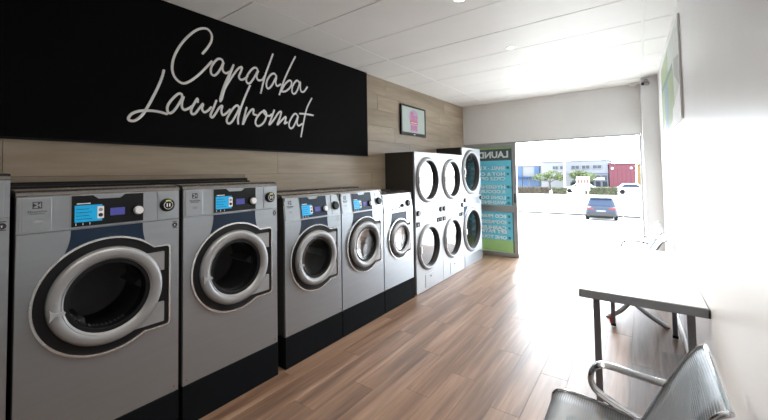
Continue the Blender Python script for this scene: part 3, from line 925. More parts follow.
# ------------------------------------------------------------------ stacked dryers
def dryer(label, Y0, w, H, doors, zc, group='stacked dryers along the left wall', big=False, dark_panel=False):
    t = thing('stacked_dryer', label, 'dryer', (XF, Y0, 0), 0, group)
    D = 0.465
    cab = MB()
    cab.box((-D, 0.001, 0.0), (-0.022, 0.018, H - 0.004)).box((-D, w - 0.018, 0.0), (-0.022, w - 0.001, H - 0.004))
    cab.box((-D, 0, 0), (-D + 0.012, w, H - 0.004)).box((-D, 0.001, H - 0.02), (-0.022, w - 0.001, H - 0.002)).box((-D, 0.001, 0), (-0.022, w - 0.001, 0.02))
    cab.build('cabinet', M['side'], t)
    MB().cbox((-D, 0.0, H - 0.004), (-0.02, w, H), 0.0015).build('top_cover', M['side'], t)
    n = 44
    zones = [(0.006, zc[0] - 0.002, doors[0]), (zc[1] + 0.002, H, doors[1])]
    for z0, z1, (cy, cz, r) in zones:
        hole = [(cy + r * 0.86 * math.cos(2 * PI * i / n), cz + r * 0.86 * math.sin(2 * PI * i / n)) for i in range(n)]
        rect = []
        ya, yb = 0.002, w - 0.002
        for i in range(n):
            a = 2 * PI * i / n; dx, dz_ = math.cos(a), math.sin(a)
            s = min(((yb - cy) / dx if dx > 1e-9 else (ya - cy) / dx if dx < -1e-9 else 1e9), ((z1 - cz) / dz_ if dz_ > 1e-9 else (z0 - cz) / dz_ if dz_ < -1e-9 else 1e9))
            rect.append([cy + dx * s, cz + dz_ * s])
        for c in ((ya, z0), (ya, z1), (yb, z0), (yb, z1)):
            b = min(rect, key=lambda p: (p[0] - c[0]) ** 2 + (p[1] - c[1]) ** 2)
            b[0], b[1] = c
        MB().band_x([tuple(p) for p in rect], hole, -0.022, 0.0).build('front_panel', M['steel_light'], t)
        # round door
        dr = MB().lathe_x([(0.0005, r), (0.014, r), (0.022, r * 0.97), (0.024, r * 0.955), (0.020, r * 0.94), (0.0005, r * 0.94)], cy, cz, 64, True).build('door', M['dring'], t, True)
        MB().lathe_x([(0.012, r * 0.945), (0.026, r * 0.94), (0.034, r * 0.91), (0.032, r * 0.87), (0.020, r * 0.855), (0.001, r * 0.86)], cy, cz, 64, True).build('door_rim', M['steel_light'], dr, True)
        MB().lathe_x([(0.032, r * 0.872), (0.026, r * 0.845), (0.005, r * 0.835), (-0.030, r * 0.81)], cy, cz, 56).build('door_seal', M['ring_dark'], dr, True)
        MB().lathe_x([(-0.014, r * 0.825), (-0.006, r * 0.4), (-0.003, 0.0)], cy, cz, 48).build('glass', M['glass_dry'], dr, True)
        MB().lathe_x([(-0.050, r * 0.82), (-0.06, r * 0.88), (-0.40, r * 0.88), (-0.41, 0.0)], cy, cz, 36).build('drum', M['drum'], t, True)
        MB().cbox((0.02, cy - r * 0.93, cz - 0.045), (0.045, cy - r * 0.80, cz + 0.045), 0.005).build('door_handle', M['steel_light'], dr)
        for s in (-1, 1):
            MB().cbox((0.0, cy + r * 0.94, cz + s * r * 0.3 - 0.03), (0.02, cy + r * 1.03, cz + s * r * 0.3 + 0.03), 0.003).build('hinge', M['steel_light'], dr)
    # control strip between the doors
    MB().cbox((-0.022, 0.002, zc[0]), (0.004, w - 0.002, zc[1]), 0.002).build('control_strip', M['steel_light'], t)
    z = zc[1] - 0.052
    for yy, r in ((0.055, 0.036), (w - 0.055, 0.036)):
        k = MB().lathe_x([(0.004, 0.0), (0.004, r), (0.020, r * 0.95), (0.025, r * 0.8), (0.025, 0)], yy, z, 22).build('control_dial', M['black'], t, True)
        MB().box((0.025, yy - 0.003, z - r * 0.6), (0.0275, yy + 0.003, z + r * 0.6)).build('dial_pointer', M['label_w'], k)
    f = MB()
    for q in range(10):
        f.disc_x(0.0055, 0.145 + 0.03 * math.cos(q * 0.628), z + 0.03 * math.sin(q * 0.628), 0.006, 8, 0.0015)
    f.disc_x(0.0055, 0.145, z, 0.014, 12, 0.0015)
    f.build('dial_print', M['label_g'], t)
    if not big:
        MB().box((0.004, w * 0.42, z + 0.012), (0.0048, w * 0.56, z + 0.018)).build('printed_line', M['label_g'], t)
        for yy, ww in ((0.02, 0.075), (w - 0.155, 0.05), (w - 0.085, 0.055)):
            b = MB().cbox((0.0, yy, zc[0] - 0.065), (0.012, yy + ww, zc[0] - 0.008), 0.003).build('coin_slot', M['black_matt'], t)
            MB().box((0.012, yy + ww * 0.3, zc[0] - 0.05), (0.0135, yy + ww * 0.42, zc[0] - 0.022)).build('slot_plate', M['steel_light'], b)
        # lint door at the foot
        lp = MB().cbox((0.0, w * 0.30, 0.035), (0.006, w * 0.68, 0.205), 0.002).build('lint_door', M['steel_light'], t)
        MB().disc_x(0.011, w * 0.49, 0.165, 0.009, 12, 0.006).build('lint_lock', M['black'], lp, True)
    else:
        MB().cbox((0.0, 0.10, zc[0] + 0.015), (0.010, w - 0.12, zc[1] - 0.02), 0.002).build('coin_box', M['steel'], t)
        MB().prism_x([(0.01, zc[0] - 0.01), (0.19, zc[0] - 0.01), (0.14, zc[0] - 0.055), (0.07, zc[0] - 0.12), (0.01, zc[0] - 0.24)], 0.0, 0.001).build('blue_sticker', M['bblue'], t)
        MB().prism_x([(w - 0.10, zc[1] + 0.01), (w - 0.012, zc[1] + 0.01), (w - 0.012, zc[1] + 0.16)], 0.0, 0.001).build('blue_sticker', M['bblue'], t)
        MB().cbox((0.0, 0.02, 0.02), (0.005, w - 0.02, 0.19), 0.002).build('foot_panel', M['steel'], t)
    return t


dryer('white two-door stacked dryer with exposed dark side, nearest of the dryers', 3.835, 0.742, 1.835, ((0.335, 0.562, 0.303), (0.332, 1.463, 0.308)), (0.925, 1.085))
dryer('white two-door stacked dryer in the middle, between its twin and the taller dryer', 4.580, 0.750, 1.835, ((0.328, 0.570, 0.303), (0.330, 1.458, 0.308)), (0.925, 1.085))
dryer('tallest and farthest stacked dryer with larger doors, next to the glass door', 5.335, 0.795, 1.968, ((0.345, 0.590, 0.372), (0.352, 1.560, 0.378)), (1.005, 1.150), big=True)

# ------------------------------------------------------------------ wall screen and poster
tv = thing('wall_screen', 'small black framed screen with pink picture high on the oak wall', 'screen', (XL, 4.215, 2.125))
tv.scale = (0.6, 0.95, 0.95)
MB().cbox((0.002, 0, 0), (0.040, 0.760, 0.478), 0.004).build('casing', M['tv'], tv)
b_ = MB().band_x([(0, 0), (0.76, 0), (0.76, 0.478), (0, 0.478)], [(0.03, 0.05), (0.73, 0.05), (0.73, 0.452), (0.03, 0.452)], 0.036, 0.052).build('bezel', M['tv'], tv)
MB().box((0.052, 0.36, 0.018), (0.0535, 0.41, 0.030)).build('bezel_mark', M['label_w'], b_)
scr = MB().box((0.040, 0.03, 0.05), (0.042, 0.73, 0.452)).build('display', M['tv_s'], tv)
MB().prism_x([(0.38 + 0.145 * math.cos(a * PI / 12), 0.30 + 0.13 * math.sin(a * PI / 12)) for a in range(24)], 0.042, 0.0424).build('picture_cloud', M['tv_l'], scr)
MB().box((0.042, 0.27, 0.065), (0.0424, 0.50, 0.21)).build('picture_base', M['tv_l'], scr)
rr = random.Random(3)
for q in range(10):
    yy, zz = 0.285 + 0.05 * (q % 4) + rr.uniform(-.01, .01), 0.255 + 0.055 * (q // 4)
    MB().lathe_x([(0.0424, 0.012), (0.0428, 0.012), (0.0428, 0.026), (0.0424, 0.026)], yy + 0.02, zz, 14, True).build('picture_loop', M['tv_p'], scr)
MB().box((0.0424, 0.27, 0.195), (0.0430, 0.50, 0.235)).build('picture_band', M['tv_r'], scr)
MB().box((0.0430, 0.29, 0.208), (0.0434, 0.48, 0.220)).build('picture_band_line', M['tv_w'], scr)
for q in range(5):
    MB().box((0.0424, 0.295 + q * 0.038, 0.085 + 0.015 * (q % 2)), (0.0430, 0.318 + q * 0.038, 0.17)).build('picture_stripe', M['tv_p'], scr)

YP0, YP1, ZP0, ZP1 = 3.42, 5.20, 1.93, 2.73
ps = thing('wall_poster', 'framed green and blue poster on the white right wall', 'poster', (xr(YP0), YP0, ZP0), math.atan2(0.0145, 1.0))
W_, H_ = YP1 - YP0, ZP1 - ZP0


def pbox(y0, y1, z0, z1, t0, t1, name, mat, parent=ps):
    return MB().box((-t1, y0, z0), (-t0, y1, z1)).build(name, mat, parent)


MB().band_x([(0, 0), (W_, 0), (W_, H_), (0, H_)], [(0.008, 0.008), (W_ - .008, 0.008), (W_ - .008, H_ - .008), (0.008, H_ - .008)], -0.016, -0.002).build('poster_frame', M['tbar'], ps)
pr = pbox(0.007, W_ - 0.007, 0.007, H_ - 0.007, 0.004, 0.012, 'print_sheet', M['p_pale'])
pbox(0.95, W_ - 0.02, 0.02, H_ - 0.02, 0.012, 0.0124, 'green_field', M['p_green'], pr)
pbox(1.05, 1.42, 0.02, 0.52, 0.0124, 0.0128, 'blue_field', M['p_blue'], pr)
pbox(0.55, W_ - 0.02, 0.50, 0.56, 0.0128, 0.0132, 'teal_band', M['p_teal'], pr)
MB().prism_x([(0.02, 0.25), (0.42, 0.42), (0.42, 0.56), (0.02, 0.50)], -0.0128, -0.012).build('grey_field', M['p_grey'], pr)
MB().prism_x([(0.02, 0.02), (0.75, 0.02), (0.62, 0.16), (0.02, 0.28)], -0.0128, -0.012).build('white_field', M['p_white'], pr)
MB().prism_x([(0.50, 0.10), (0.95, 0.03), (0.95, 0.50), (0.50, 0.50)], -0.0124, -0.012).build('green_field', M['p_green'], pr)

# ------------------------------------------------------------------ security camera and sensor
sc_ = thing('security_camera', 'small dark security camera under the ceiling on the white column', 'camera', (0.115, 6.10, 2.80))
MB().cyl((0, 0.0, 0.0), (0, -0.012, 0.0), 0.028, None, 20).build('mount', M['castalu'], sc_, True)
MB().tube([(0, -0.01, 0), (0, -0.05, -0.004), (0.006, -0.06, -0.03)], 0.009, 10).build('arm', M['castalu'], sc_, True)
hd = MB().cyl((0.022, -0.04, -0.045), (-0.036, -0.12, -0.062), 0.026, None, 20).build('camera_body', M['castalu'], sc_, True)
MB().cyl((-0.034, -0.117, -0.0615), (-0.040, -0.126, -0.063), 0.019, None, 16).build('lens', M['black'], hd, True)
MB().cbox((-0.05, -0.13, -0.034), (0.03, -0.03, -0.029), 0.002).build('sun_shield', M['castalu'], sc_)
sn = thing('ceiling_sensor', 'small white motion sensor at the ceiling beside the security camera', 'sensor', (-0.03, 6.42, CEIL))
MB().add([(math.cos(2 * PI * a / 20) * r, math.sin(2 * PI * a / 20) * r, z) for r, z in ((0.055, 0.003), (0.055, -0.012), (0.045, -0.032), (0.02, -0.045)) for a in range(20)],
         [(q * 20 + a, q * 20 + (a + 1) % 20, (q + 1) * 20 + (a + 1) % 20, (q + 1) * 20 + a) for q in range(3) for a in range(20)] + [tuple(range(60, 80))]).build('dome', M['wall_m'], sn, True)
MB().cyl((0, 0, 0.002), (0, 0, -0.006), 0.062, None, 24).build('base_ring', M['tbar'], sn, True)

# thin rod leaning beside the door leaf
rod = thing('leaning_rod', 'thin dark rod leaning just outside the glass door leaf', 'rod', (-1.72, 6.72, 0))
MB().tube([(0, 0.0, -0.002), (-0.018, -0.012, 0.70)], 0.009, 8).build('shaft', M['leg'], rod, True)
MB().cyl((0.0, 0, -0.006), (-0.001, 0, 0.03), 0.013, None, 10).build('rubber_tip', M['black'], rod, True)

# ------------------------------------------------------------------ folding table
tb = thing('folding_table', 'white topped folding table with grey edge and legs, against the right wall', 'table', (-0.025, 2.655, 0.008), 0.0)
TL = 1.67; x0, x1 = -0.330, 0.318
tp = MB()
tp.cbox((x0 + 0.006, 0.008, 0.726), (x1 - 0.006, TL, 0.752), 0.005)
top = tp.build('table_top', M['table_w'], tb)
e = MB()
e.cbox((x0, 0.0, 0.702), (x1, 0.016, 0.756), 0.004)
e.cbox((x0, 0.0, 0.702), (x0 + 0.014, TL, 0.748), 0.004)
e.cbox((x1 - 0.014, 0.0, 0.702), (x1, TL, 0.748), 0.004)
e.cbox((x0, TL - 0.008, 0.702), (x1, TL + 0.008, 0.752), 0.004)
e.build('edge_frame', M['table_g'], tb)
for yy, wide in ((0.06, 0.038), (TL - 0.16, 0.036)):
    for xx in (-0.235, 0.238):
        MB().cbox((xx - wide / 2, yy - 0.014, 0.012), (xx + wide / 2, yy + 0.014, 0.726), 0.003).build('leg', M['leg'], tb)
    MB().cbox((-0.25, yy - 0.012, 0.695), (0.253, yy + 0.012, 0.722), 0.003).build('leg_header', M['leg'], tb)
    for xx in (-0.235, 0.238):
        MB().cbox((xx - wide / 2 - 0.003, yy - 0.017, 0.0), (xx + wide / 2 + 0.003, yy + 0.017, 0.026), 0.003).build('foot_cap', M['black'], tb)
    s = 1 if yy < 0.5 else -1
    MB().tube([(0.0, yy + s * 0.01, 0.70), (0.0, yy + s * 0.34, 0.722)], 0.008, 8).build('brace', M['leg'], tb, True)
MB().cbox((-0.246, TL - 0.185, 0.03), (-0.262, TL - 0.165, 0.085), 0.002).build('leg_lock', M['red'], tb)


# ------------------------------------------------------------------ perforated steel benches
PROF = [(-0.378, 0.430), (-0.376, 0.462), (-0.362, 0.485), (-0.340, 0.497), (-0.300, 0.503), (-0.200, 0.497), (-0.110, 0.486), (-0.055, 0.476),
        (-0.025, 0.482), (-0.006, 0.519), (0.019, 0.574), (0.065, 0.667), (0.105, 0.745), (0.145, 0.815), (0.170, 0.842), (0.187, 0.850)]


def bench(label, yfar, nseat, feet, wave=0.0, rz=0.0):
    """bench along the right wall; yfar = y of its far end, seats counted towards the camera"""
    P_ = 0.535
    y_end = yfar
    y_start = yfar - nseat * P_
    t = thing('waiting_bench', label, 'bench', (0, y_start, 0), rz, 'perforated steel waiting benches by the right wall')
    L = nseat * P_
    MB().cbox((-0.155, 0.02, 0.385), (-0.085, L - 0.02, 0.435), 0.005).build('beam', M['leg'], t)
    prof = smoothline([(a, 0, b) for a, b in PROF], 4)
    for i in range(nseat):
        a, b = i * P_ + 0.030, (i + 1) * P_ - 0.030
        me = bpy.data.meshes.new('seat_shell')
        nn = len(prof); vs = []; cum = [0]
        for q in range(1, nn):
            cum.append(cum[-1] + (prof[q] - prof[q - 1]).length)
        cols = 6
        for q in range(nn):
            for c in range(cols):
                u = c / (cols - 1)
                dip = -0.006 * math.sin(PI * u)
                vs.append((prof[q].x - (dip if q > nn * 0.6 else 0), a + (b - a) * u, prof[q].z + (dip if q <= nn * 0.6 else 0)))
        fs = [(q * cols + c, q * cols + c + 1, (q + 1) * cols + c + 1, (q + 1) * cols + c) for q in range(nn - 1) for c in range(cols - 1)]
        me.from_pydata(vs, [], fs)
        uvl = me.uv_layers.new(name='UVMap')
        for lp in me.loops:
            vi = lp.vertex_index
            uvl.data[lp.index].uv = (cum[vi // cols], (b - a) * (vi % cols) / (cols - 1))
        for p in me.polygons:
            p.use_smooth = True
        me.materials.append(M['perf'])
        o = bpy.data.objects.new('seat_shell', me); COL.objects.link(o); o.parent = t
        md = o.modifiers.new('thick', 'SOLIDIFY'); md.thickness = 0.0018
        # chrome tube around the shell
        loop = [Vector((p.x, a, p.z)) for p in prof] + [Vector((prof[-1].x, a + (b - a) * u, prof[-1].z)) for u in (0.25, 0.5, 0.75)] + \
               [Vector((p.x, b, p.z)) for p in prof[::-1]] + [Vector((prof[0].x, a + (b - a) * u, prof[0].z)) for u in (0.75, 0.5, 0.25)]
        MB().tube(loop, 0.0085, 8, closed=True, up=(0, 1, 0)).build('edge_tube', M['tube'], o, True)
        mid = (a + b) / 2
        MB().cbox((-0.30, mid - 0.13, 0.435), (-0.02, mid - 0.09, 0.462), 0.003).build('seat_bracket', M['leg'], t)
        MB().cbox((-0.30, mid + 0.09, 0.435), (-0.02, mid + 0.13, 0.462), 0.003).build('seat_bracket', M['leg'], t)
    AR = [(0.072, 0.650), (0.05, 0.650), (0.005, 0.650), (-0.065, 0.656), (-0.139, 0.662), (-0.180, 0.655), (-0.208, 0.625), (-0.217, 0.580), (-0.205, 0.545), (-0.182, 0.525),
          (-0.125, 0.497), (-0.063, 0.474), (-0.028, 0.460)]
    for i in range(nseat + 1):
        y = i * P_
        y = min(max(y, 0.004), L - 0.004)
        pts = smoothline([(a, y, b) for a, b in AR], 4)
        ar = MB().tube(pts, 0.0125, 12, flat=((0, 1, 0), 2.1)).build('armrest', M['tube'], t, True)
        MB().cbox((-0.165, y - 0.018, 0.425), (0.0, y + 0.018, 0.470), 0.004).build('arm_bracket', M['leg'], t)
        MB().tube([(-0.03, y, 0.455), (0.02, y, 0.54), (0.072, y, 0.652)], 0.010, 8).build('back_support', M['tube'], t, True)
    for fy in feet:
        y = fy - y_start
        pts = smoothline([(-0.330, y, 0.014), (-0.30, y, 0.022), (-0.215, y, 0.085), (-0.150, y, 0.165), (-0.125, y, 0.215), (-0.12, y, 0.30), (-0.12, y, 0.388)], 4)
        f1 = MB().tube(pts, 0.023, 10, flat=((0, 1, 0), 1.2))
        pts = smoothline([(0.175, y, 0.014), (0.145, y, 0.022), (0.02, y, 0.100), (-0.070, y, 0.175), (-0.105, y, 0.215), (-0.12, y, 0.30), (-0.12, y, 0.388)], 4)
        f1.tube(pts, 0.023, 10, flat=((0, 1, 0), 1.2))
        ft = f1.build('foot', M['castalu'], t, True)
        for xx in (-0.322, 0.167):
            MB().cyl((xx, y, 0.0), (xx, y, 0.012), 0.019, None, 14).build('foot_pad', M['black'], ft, True)
    return t


bench('chrome and perforated steel waiting bench in the right foreground', 1.900, 3, (0.55, 1.62))
b2 = bench('chrome waiting bench beyond the folding table, mostly hidden by it', 5.94, 3, (4.40, 5.80))

# ------------------------------------------------------------------ outside
gz = -1.75
gr = MB()
prof = [(YF + 0.12, -0.015), (9.0, -0.05), (12.0, -0.35), (22.0, -1.60), (25.0, gz), (95.0, gz)]
for i in range(len(prof) - 1):
    (a, za), (b, zb_) = prof[i], prof[i + 1]
    gr.add([(-60, a, za), (60, a, za), (60, b, zb_), (-60, b, zb_), (-60, a, za - .3), (60, a, za - .3), (60, b, zb_ - .3), (-60, b, zb_ - .3)],
           [(0, 1, 2, 3), (7, 6, 5, 4), (0, 4, 5, 1), (2, 6, 7, 3), (1, 5, 6, 2), (0, 3, 7, 4)])
struct(gr.build('forecourt', M['concrete']))
struct(MB().box((-60, 32, gz), (60, 60, gz + 0.012)).build('road', M['asphalt']))
kb = struct(MB().box((-40, 29.35, gz - 0.1), (40, 29.4, gz + 0.02)).build('kerb', M['kerb']))
for i in range(22):
    MB().cbox((-14 + i * 1.0, 29.2, gz - 0.05), (-13.02 + i * 1.0, 29.5, gz + 0.13), 0.01).build('kerb_stone', M['kerb'], kb)


def px(p, s=1.3):                 # depth of the far side of the road
    return p * s


# near hatchback, rear towards us
car = thing('parked_car', 'dark blue hatchback parked outside, seen from behind through the doorway', 'car', (-2.10, 26.6, gz), 0.06)
W = 0.90
sec = [  # (y, half width, z low, shoulder z)
    (-0.02, 0.78, 0.36, 0.88), (0.10, 0.86, 0.28, 0.95), (0.9, 0.90, 0.24, 0.98), (2.4, 0.90, 0.24, 0.96), (3.4, 0.88, 0.24, 0.90), (4.1, 0.80, 0.30, 0.72), (4.25, 0.70, 0.36, 0.62)]
vs = []; K = 12
for y, hw, zl, zs in sec:
    ring = [(-hw * .9, zl), (-hw, zl + .12), (-hw, zl + .3), (-hw * .99, zs - .08), (-hw * .93, zs), (-hw * .4, zs + .02), (hw * .4, zs + .02), (hw * .93, zs), (hw * .99, zs - .08), (hw, zl + .3), (hw, zl + .12), (hw * .9, zl)]
    vs += [(a, y, b) for a, b in ring]
fs = [(i * K + k, i * K + (k + 1) % K, (i + 1) * K + (k + 1) % K, (i + 1) * K + k) for i in range(len(sec) - 1) for k in range(K)] + [tuple(range(K))[::-1], tuple(range((len(sec) - 1) * K, len(sec) * K))]
MB().add(vs, fs).build('car_body', M['car_b'], car, True)
cab = [(0.10, 0.80, 0.94, 0.80), (0.42, 0.64, 1.42, 0.64), (0.60, 0.62, 1.47, 0.62), (1.9, 0.62, 1.48, 0.62), (2.9, 0.78, 0.95, 0.78)]
vs = []
for y, hw, z, _ in cab:
    vs += [(-0.80, y, 0.93), (-hw, y, z), (hw, y, z), (0.80, y, 0.93)]
fs = [(i * 4 + k, i * 4 + k + 1, (i + 1) * 4 + k + 1, (i + 1) * 4 + k) for i in range(4) for k in range(3)] + [(0, 1, 2, 3), (19, 18, 17, 16)]
MB().add(vs, fs).build('car_roof', M['car_b'], car, True)
MB().add([(-0.66, 0.115, 1.00), (0.66, 0.115, 1.00), (0.55, 0.375, 1.37), (-0.55, 0.375, 1.37), (-0.66, 0.16, 1.00), (0.66, 0.16, 1.00), (0.55, 0.42, 1.37), (-0.55, 0.42, 1.37)],
         [(0, 1, 2, 3), (7, 6, 5, 4), (0, 4, 5, 1), (1, 5, 6, 2), (2, 6, 7, 3), (3, 7, 4, 0)]).build('rear_window', M['car_g'], car)
for s in (-1, 1):
    MB().add([(s * 0.805, 0.5, 1.0), (s * 0.805, 2.6, 1.0), (s * 0.66, 1.95, 1.40), (s * 0.66, 0.75, 1.38), (s * 0.79, 0.5, 1.0), (s * 0.79, 2.6, 1.0), (s * 0.645, 1.95, 1.40), (s * 0.645, 0.75, 1.38)],
             [(0, 1, 2, 3), (7, 6, 5, 4), (0, 4, 5, 1), (1, 5, 6, 2), (2, 6, 7, 3), (3, 7, 4, 0)]).build('side_window', M['car_g'], car)
    MB().cbox((s * 0.60 - 0.17, -0.035, 0.74), (s * 0.60 + 0.20, 0.06, 0.88), 0.02).build('tail_lamp', M['taill'], car)
    MB().cbox((s * 1.0 - 0.07, 2.25, 0.98), (s * 1.0 + 0.07, 2.36, 1.10), 0.02).build('wing_mirror', M['car_b'], car)
    for yy in (0.75, 3.35):
        w_ = MB(); w_.cyl((s * 0.70, yy, 0.32), (s * 0.91, yy, 0.32), 0.32, None, 24)
        ww = w_.build('wheel', M['tyre'], car, True)
        MB().cyl((s * 0.905, yy, 0.32), (s * 0.918, yy, 0.32), 0.20, None, 16).build('wheel_rim', M['castalu'], ww, True)
bp = MB().cbox((-0.82, -0.10, 0.34), (0.82, 0.05, 0.56), 0.03).build('bumper', M['bumper'], car)
MB().cbox((-0.26, -0.045, 0.60), (0.26, -0.015, 0.72), 0.005).build('number_plate', M['bpale'], car)
MB().cbox((-0.62, 0.30, 1.455), (0.62, 0.62, 1.50), 0.01).build('roof_spoiler', M['car_b'], car)
MB().box((-0.66, -0.04, 0.20), (0.66, 0.3, 0.34)).build('underside', M['tyre'], car)


def small_car(x, y, lab, flip=0.0):
    c = thing('distant_car', lab, 'car', (x, y, gz), flip, 'white cars beyond the road')
    bd = MB()
    bd.prism_y([(-2.1, 0.35), (2.1, 0.35), (2.12, 0.62), (1.9, 0.80), (-1.95, 0.92), (-2.12, 0.7)], -0.85, 0.85)
    bd.build('car_body', M['car_w'], c)
    MB().prism_y([(-1.8, 0.90), (-1.15, 1.42), (0.35, 1.44), (1.15, 0.86)], -0.72, 0.72).build('cabin', M['car_w'], c)
    for s in (-1, 1):
        MB().prism_y([(-1.5, 0.95), (-1.05, 1.34), (0.25, 1.36), (0.85, 0.93)], s * 0.72 - 0.01, s * 0.72 + 0.01).build('side_window', M['car_g'], c)
        for xx in (-1.3, 1.3):
            MB().cyl((xx, s * 0.72, 0.32), (xx, s * 0.88, 0.32), 0.32, None, 16).build('wheel', M['tyre'], c, True)
    return c


small_car(-0.75, 58.5, 'white car parked in front of the maroon building', 0.1)
small_car(-7.3, 59.6, 'white car parked beside the pole under the green tree', PI)

# buildings across the road
YB2 = 68.0


def building(name, label, x0, x1, z1, y, mat, depth=10):
    b = thing(name, label, 'building', ((x0 + x1) / 2, y, gz))
    w2 = (x1 - x0) / 2
    MB().box((-w2, 0, 0), (w2, depth, z1 - gz)).build('wall', mat, b)
    MB().cbox((-w2 - .1, -0.12, z1 - gz), (w2 + .1, depth, z1 - gz + 0.22), 0.02).build('parapet', mat, b)
    return b, w2


bg, w2 = building('office_building', 'grey two storey office building with upper windows across the road', -14.4, -4.12, 3.15, YB2, M['bpale'])
MB().box((-1.1, -0.25, 2.85), (w2, 0, 4.85)).build('fascia', M['bgrey'], bg)
MB().box((1.9, -0.18, 0), (w2, 0, 2.85)).build('ground_floor_wall', M['bgrey2'], bg)
for i, (a, b_) in enumerate(((-3.3, -2.3), (-2.1, -1.15), (-0.3, 1.05), (1.3, 2.6), (2.9, 4.3))):
    f = MB().cbox((a, -0.34 if a > -1.2 else -0.08, 3.55), (b_, -0.02, 4.27), 0.02).build('window', M['bpale'], bg)
    yy = -0.36 if a > -1.2 else -0.10
    MB().box((a + 0.10, yy, 3.65), ((a + b_) / 2 - .04, yy + .02, 4.18)).build('pane', M['bwin'], f)
    MB().box(((a + b_) / 2 + .04, yy, 3.65), (b_ - 0.10, yy + .02, 4.18)).build('pane', M['bwin'], f)
for i in range(3):
    f = MB().cbox((2.3 + i * 0.95, -0.30, 0.5), (3.15 + i * 0.95, -0.16, 2.6), 0.02).build('shop_window', M['bgrey'], bg)
    MB().box((2.38 + i * 0.95, -0.32, 0.6), (3.07 + i * 0.95, -0.30, 1.5)).build('pane', M['bdark'], f)
    MB().box((2.38 + i * 0.95, -0.32, 1.6), (3.07 + i * 0.95, -0.30, 2.5)).build('pane', M['bwin'], f)
MB().box((2.9, -0.34, 1.75), (4.6, -0.32, 2.05)).build('shop_sign', M['polew'], bg)

br, w2 = building('maroon_building', 'plain maroon clad building across the road, right of the grey office', -3.98, -0.55, 2.45, YB2 - 0.6, M['bred'])
for k in range(6):
    MB().box((-w2 + k * w2 / 3 + 0.01, -0.05, 0), (-w2 + (k + 1) * w2 / 3 - 0.02, 0.0, 2.45 - gz)).build('cladding_panel', M['bred'], br)
for xx in (-1.25, 1.25):
    MB().cyl((xx, -0.05, 3.6), (xx, -0.30, 3.6), 0.13, 0.16, 12).build('wall_lamp', M['polew'], br, True)
bo_, w2 = building('orange_building', 'narrow orange rendered wall at the right end of the maroon building', -0.30, 3.6, 2.3, YB2 - 0.2, M['borange'])
MB().box((-w2 + 0.5, -0.06, 1.0), (-w2 + 1.9, 0, 2.4)).build('window', M['bwin'], bo_)
bb, w2 = building('blue_building', 'pale shop with tall blue panels and dark awning at the left', -20.0, -14.8, 2.6, YB2 + 3, M['bpale'])
for a, b_ in ((-1.9, -1.1), (1.15, 2.1)):
    MB().cbox((a, -0.25, 0.5), (b_, 0, 4.3), 0.03).build('blue_panel', M['bblue'], bb)
MB().cbox((-2.2, -0.9, 2.1), (1.9, -0.1, 2.35), 0.03).build('awning', M['bnavy'], bb)
for a in (-1.0, 0.1):
    f = MB().cbox((a, -0.1, 0.3), (a + 1.0, 0.0, 2.2), 0.02).build('shop_window', M['bgrey'], bb)
    MB().box((a + 0.08, -0.12, 0.4), (a + 0.92, -0.1, 2.1)).build('pane', M['bblue'], f)


def blob(cx, cy_, cz_, rx, ry, rz_, n, leaf, seed, mb):
    """a crown made of many small leaf cards scattered through a rounded volume"""
    r_ = random.Random(seed)
    for _ in range(n):
        while True:
            p = Vector((r_.uniform(-1, 1), r_.uniform(-1, 1), r_.uniform(-1, 1)))
            if 0.25 < p.length < 1:
                break
        p = p.normalized() * (0.65 + 0.35 * r_.random()) * (1 + 0.15 * math.sin(p.x * 9 + seed) * math.cos(p.z * 7))
        c = Vector((cx + p.x * rx, cy_ + p.y * ry, cz_ + p.z * rz_))
        a = Vector((r_.gauss(0, 1), r_.gauss(0, 1), r_.gauss(0, 1))).normalized()
        b = a.orthogonal().normalized()
        b = (b + a.cross(b) * r_.uniform(-1, 1)).normalized()
        l = leaf * r_.uniform(0.6, 1.3)
        mb.add([c - a * l, c - b * l * .55, c + a * l, c + b * l * .55], [(0, 1, 2, 3)])


def tree(name, label, x, y, trunk_h, blobs, mat, seed):
    t = thing(name, label, 'tree', (x, y, gz), 0, 'trees across the road')
    tr = MB().tube([(0, 0, 0), (0.05, 0, trunk_h * .5), (0, 0.05, trunk_h)], [0.17, 0.13, 0.09], 10)
    for k, b in enumerate(blobs):
        tr.tube([(0, 0.05, trunk_h * .85), (b[0] * .5, b[1] * .5, (trunk_h + b[2]) / 2), (b[0], b[1], b[2])], [0.07, 0.05, 0.03], 6)
    tr.build('trunk', M['bark'], t, True)
    mb = MB()
    for k, b in enumerate(blobs):
        blob(*b, 420, 0.16, seed + k, mb)
    mb.build('crown', mat, t)
    return t


tree('spreading_tree', 'wide light green tree across the road, left of the pale pole', -12.3, 64.0, 1.6, ((-1.2, 0, 2.3, 1.7, 1.3, 0.7), (0.5, 0, 2.7, 1.5, 1.3, 0.7), (1.6, 0, 2.2, 0.9, 1.0, 0.55)), M['leaf'], 5)
tree('spreading_tree', 'light green tree over the dark shrub, right of the pale pole', -8.3, 66.0, 1.6, ((-0.3, 0, 2.6, 1.0, 1.2, 0.7), (1.3, 0, 2.3, 1.4, 1.3, 0.75), (0.4, 0, 2.9, 0.9, 1.0, 0.4)), M['leaf'], 15)
tree('dark_shrub', 'dark green shrub in front of the light green tree by the pole', -8.0, 63.6, 0.5, ((-0.3, 0, 1.2, 0.8, 0.6, 0.6), (0.5, 0, 0.9, 0.7, 0.6, 0.6)), M['leafd'], 25)


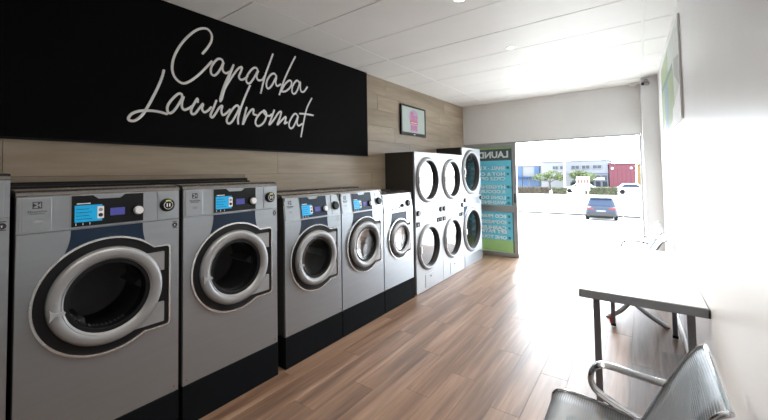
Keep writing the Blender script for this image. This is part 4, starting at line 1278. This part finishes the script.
def hedge(label, x0, x1, y, h, mat, seed):
    t = thing('clipped_hedge', label, 'hedge', ((x0 + x1) / 2, y, gz), 0, 'hedges along the far side of the road')
    w_ = (x1 - x0) / 2
    MB().box((-w_ + .1, -0.3, 0), (w_ - .1, 0.3, h - .12)).build('twig_core', M['bark'], t)
    r_ = random.Random(seed); mb = MB()
    for _ in range(int(500 * w_)):
        f_ = r_.random()
        if f_ < 0.6:
            c = Vector((r_.uniform(-w_, w_), -0.34 + r_.uniform(-.05, .05), r_.uniform(0.02, h)))
        else:
            c = Vector((r_.uniform(-w_, w_), r_.uniform(-.35, .35), h - .08 + r_.uniform(-.06, .08)))
        a = Vector((r_.gauss(0, 1), r_.gauss(0, 1), r_.gauss(0, 1))).normalized(); b = a.orthogonal().normalized()
        l = r_.uniform(0.06, 0.12)
        mb.add([c - a * l, c - b * l * .6, c + a * l, c + b * l * .6], [(0, 1, 2, 3)])
    mb.build('leaves', mat, t)


hedge('brownish low hedge at the left beyond the road', -15.1, -10.6, 55.0, 1.0, M['hedgeb'], 1)
hedge('low green hedge between the pale pole and brownish hedge', -10.3, -8.3, 55.0, 0.95, M['hedge'], 2)
hedge('clipped green hedge in front of the grey office entrance', -6.2, -2.3, 55.0, 1.05, M['hedge'], 3)

pl = thing('street_pole', 'tall white pole across the road between the two light green trees', 'pole', (-8.9, 57.0, gz))
MB().cyl((0, 0, 0), (0, 0, 6.3), 0.11, 0.08, 14).build('shaft', M['polew'], pl, True)
MB().cyl((0, 0, 0), (0, 0, 0.06), 0.22, None, 14).build('base_plate', M['polew'], pl, True)
MB().tube([(0, 0, 6.25), (0, -0.5, 6.5), (0, -1.3, 6.55)], 0.05, 8).build('lamp_arm', M['polew'], pl, True)
MB().cbox((-0.12, -1.9, 6.48), (0.12, -1.25, 6.60), 0.02).build('lamp_head', M['polew'], pl)
sb = thing('roadside_sign', 'white roadside sign board with red print, left of the dark blue hatchback', 'sign', (-6.0, 52.0, gz))
for xx in (-0.55, 0.55):
    MB().cyl((xx, 0, 0), (xx, 0, 2.4), 0.04, None, 8).build('post', M['polew'], sb, True)
bdn = MB().cbox((-0.75, -0.04, 0.7), (0.75, 0.04, 2.5), 0.01).build('board', M['polew'], sb)
for q, (a, b_, z) in enumerate(((-0.66, -0.36, 1.65), (-0.30, 0.02, 1.65), (0.08, 0.34, 1.65), (0.40, 0.66, 1.65), (-0.40, 0.4, 1.2))):
    MB().box((a, -0.046, z), (b_, -0.04, z + (0.5 if q < 4 else 0.16))).build('red_print', M['red'], bdn)
# roof slab above the shop front and outer soffit
struct(MB().box((XL - 1.5, YF + 0.16, CEIL - 0.02), (4.0, YF + 0.40, CEIL + 0.3)).build('awning_slab', M['wall_m']))
struct(MB().box((XL - 2.5, YB - 0.3, CEIL + 0.10), (3.0, YF + 0.16, CEIL + 0.3)).build('roof_slab', M['wall_m']))
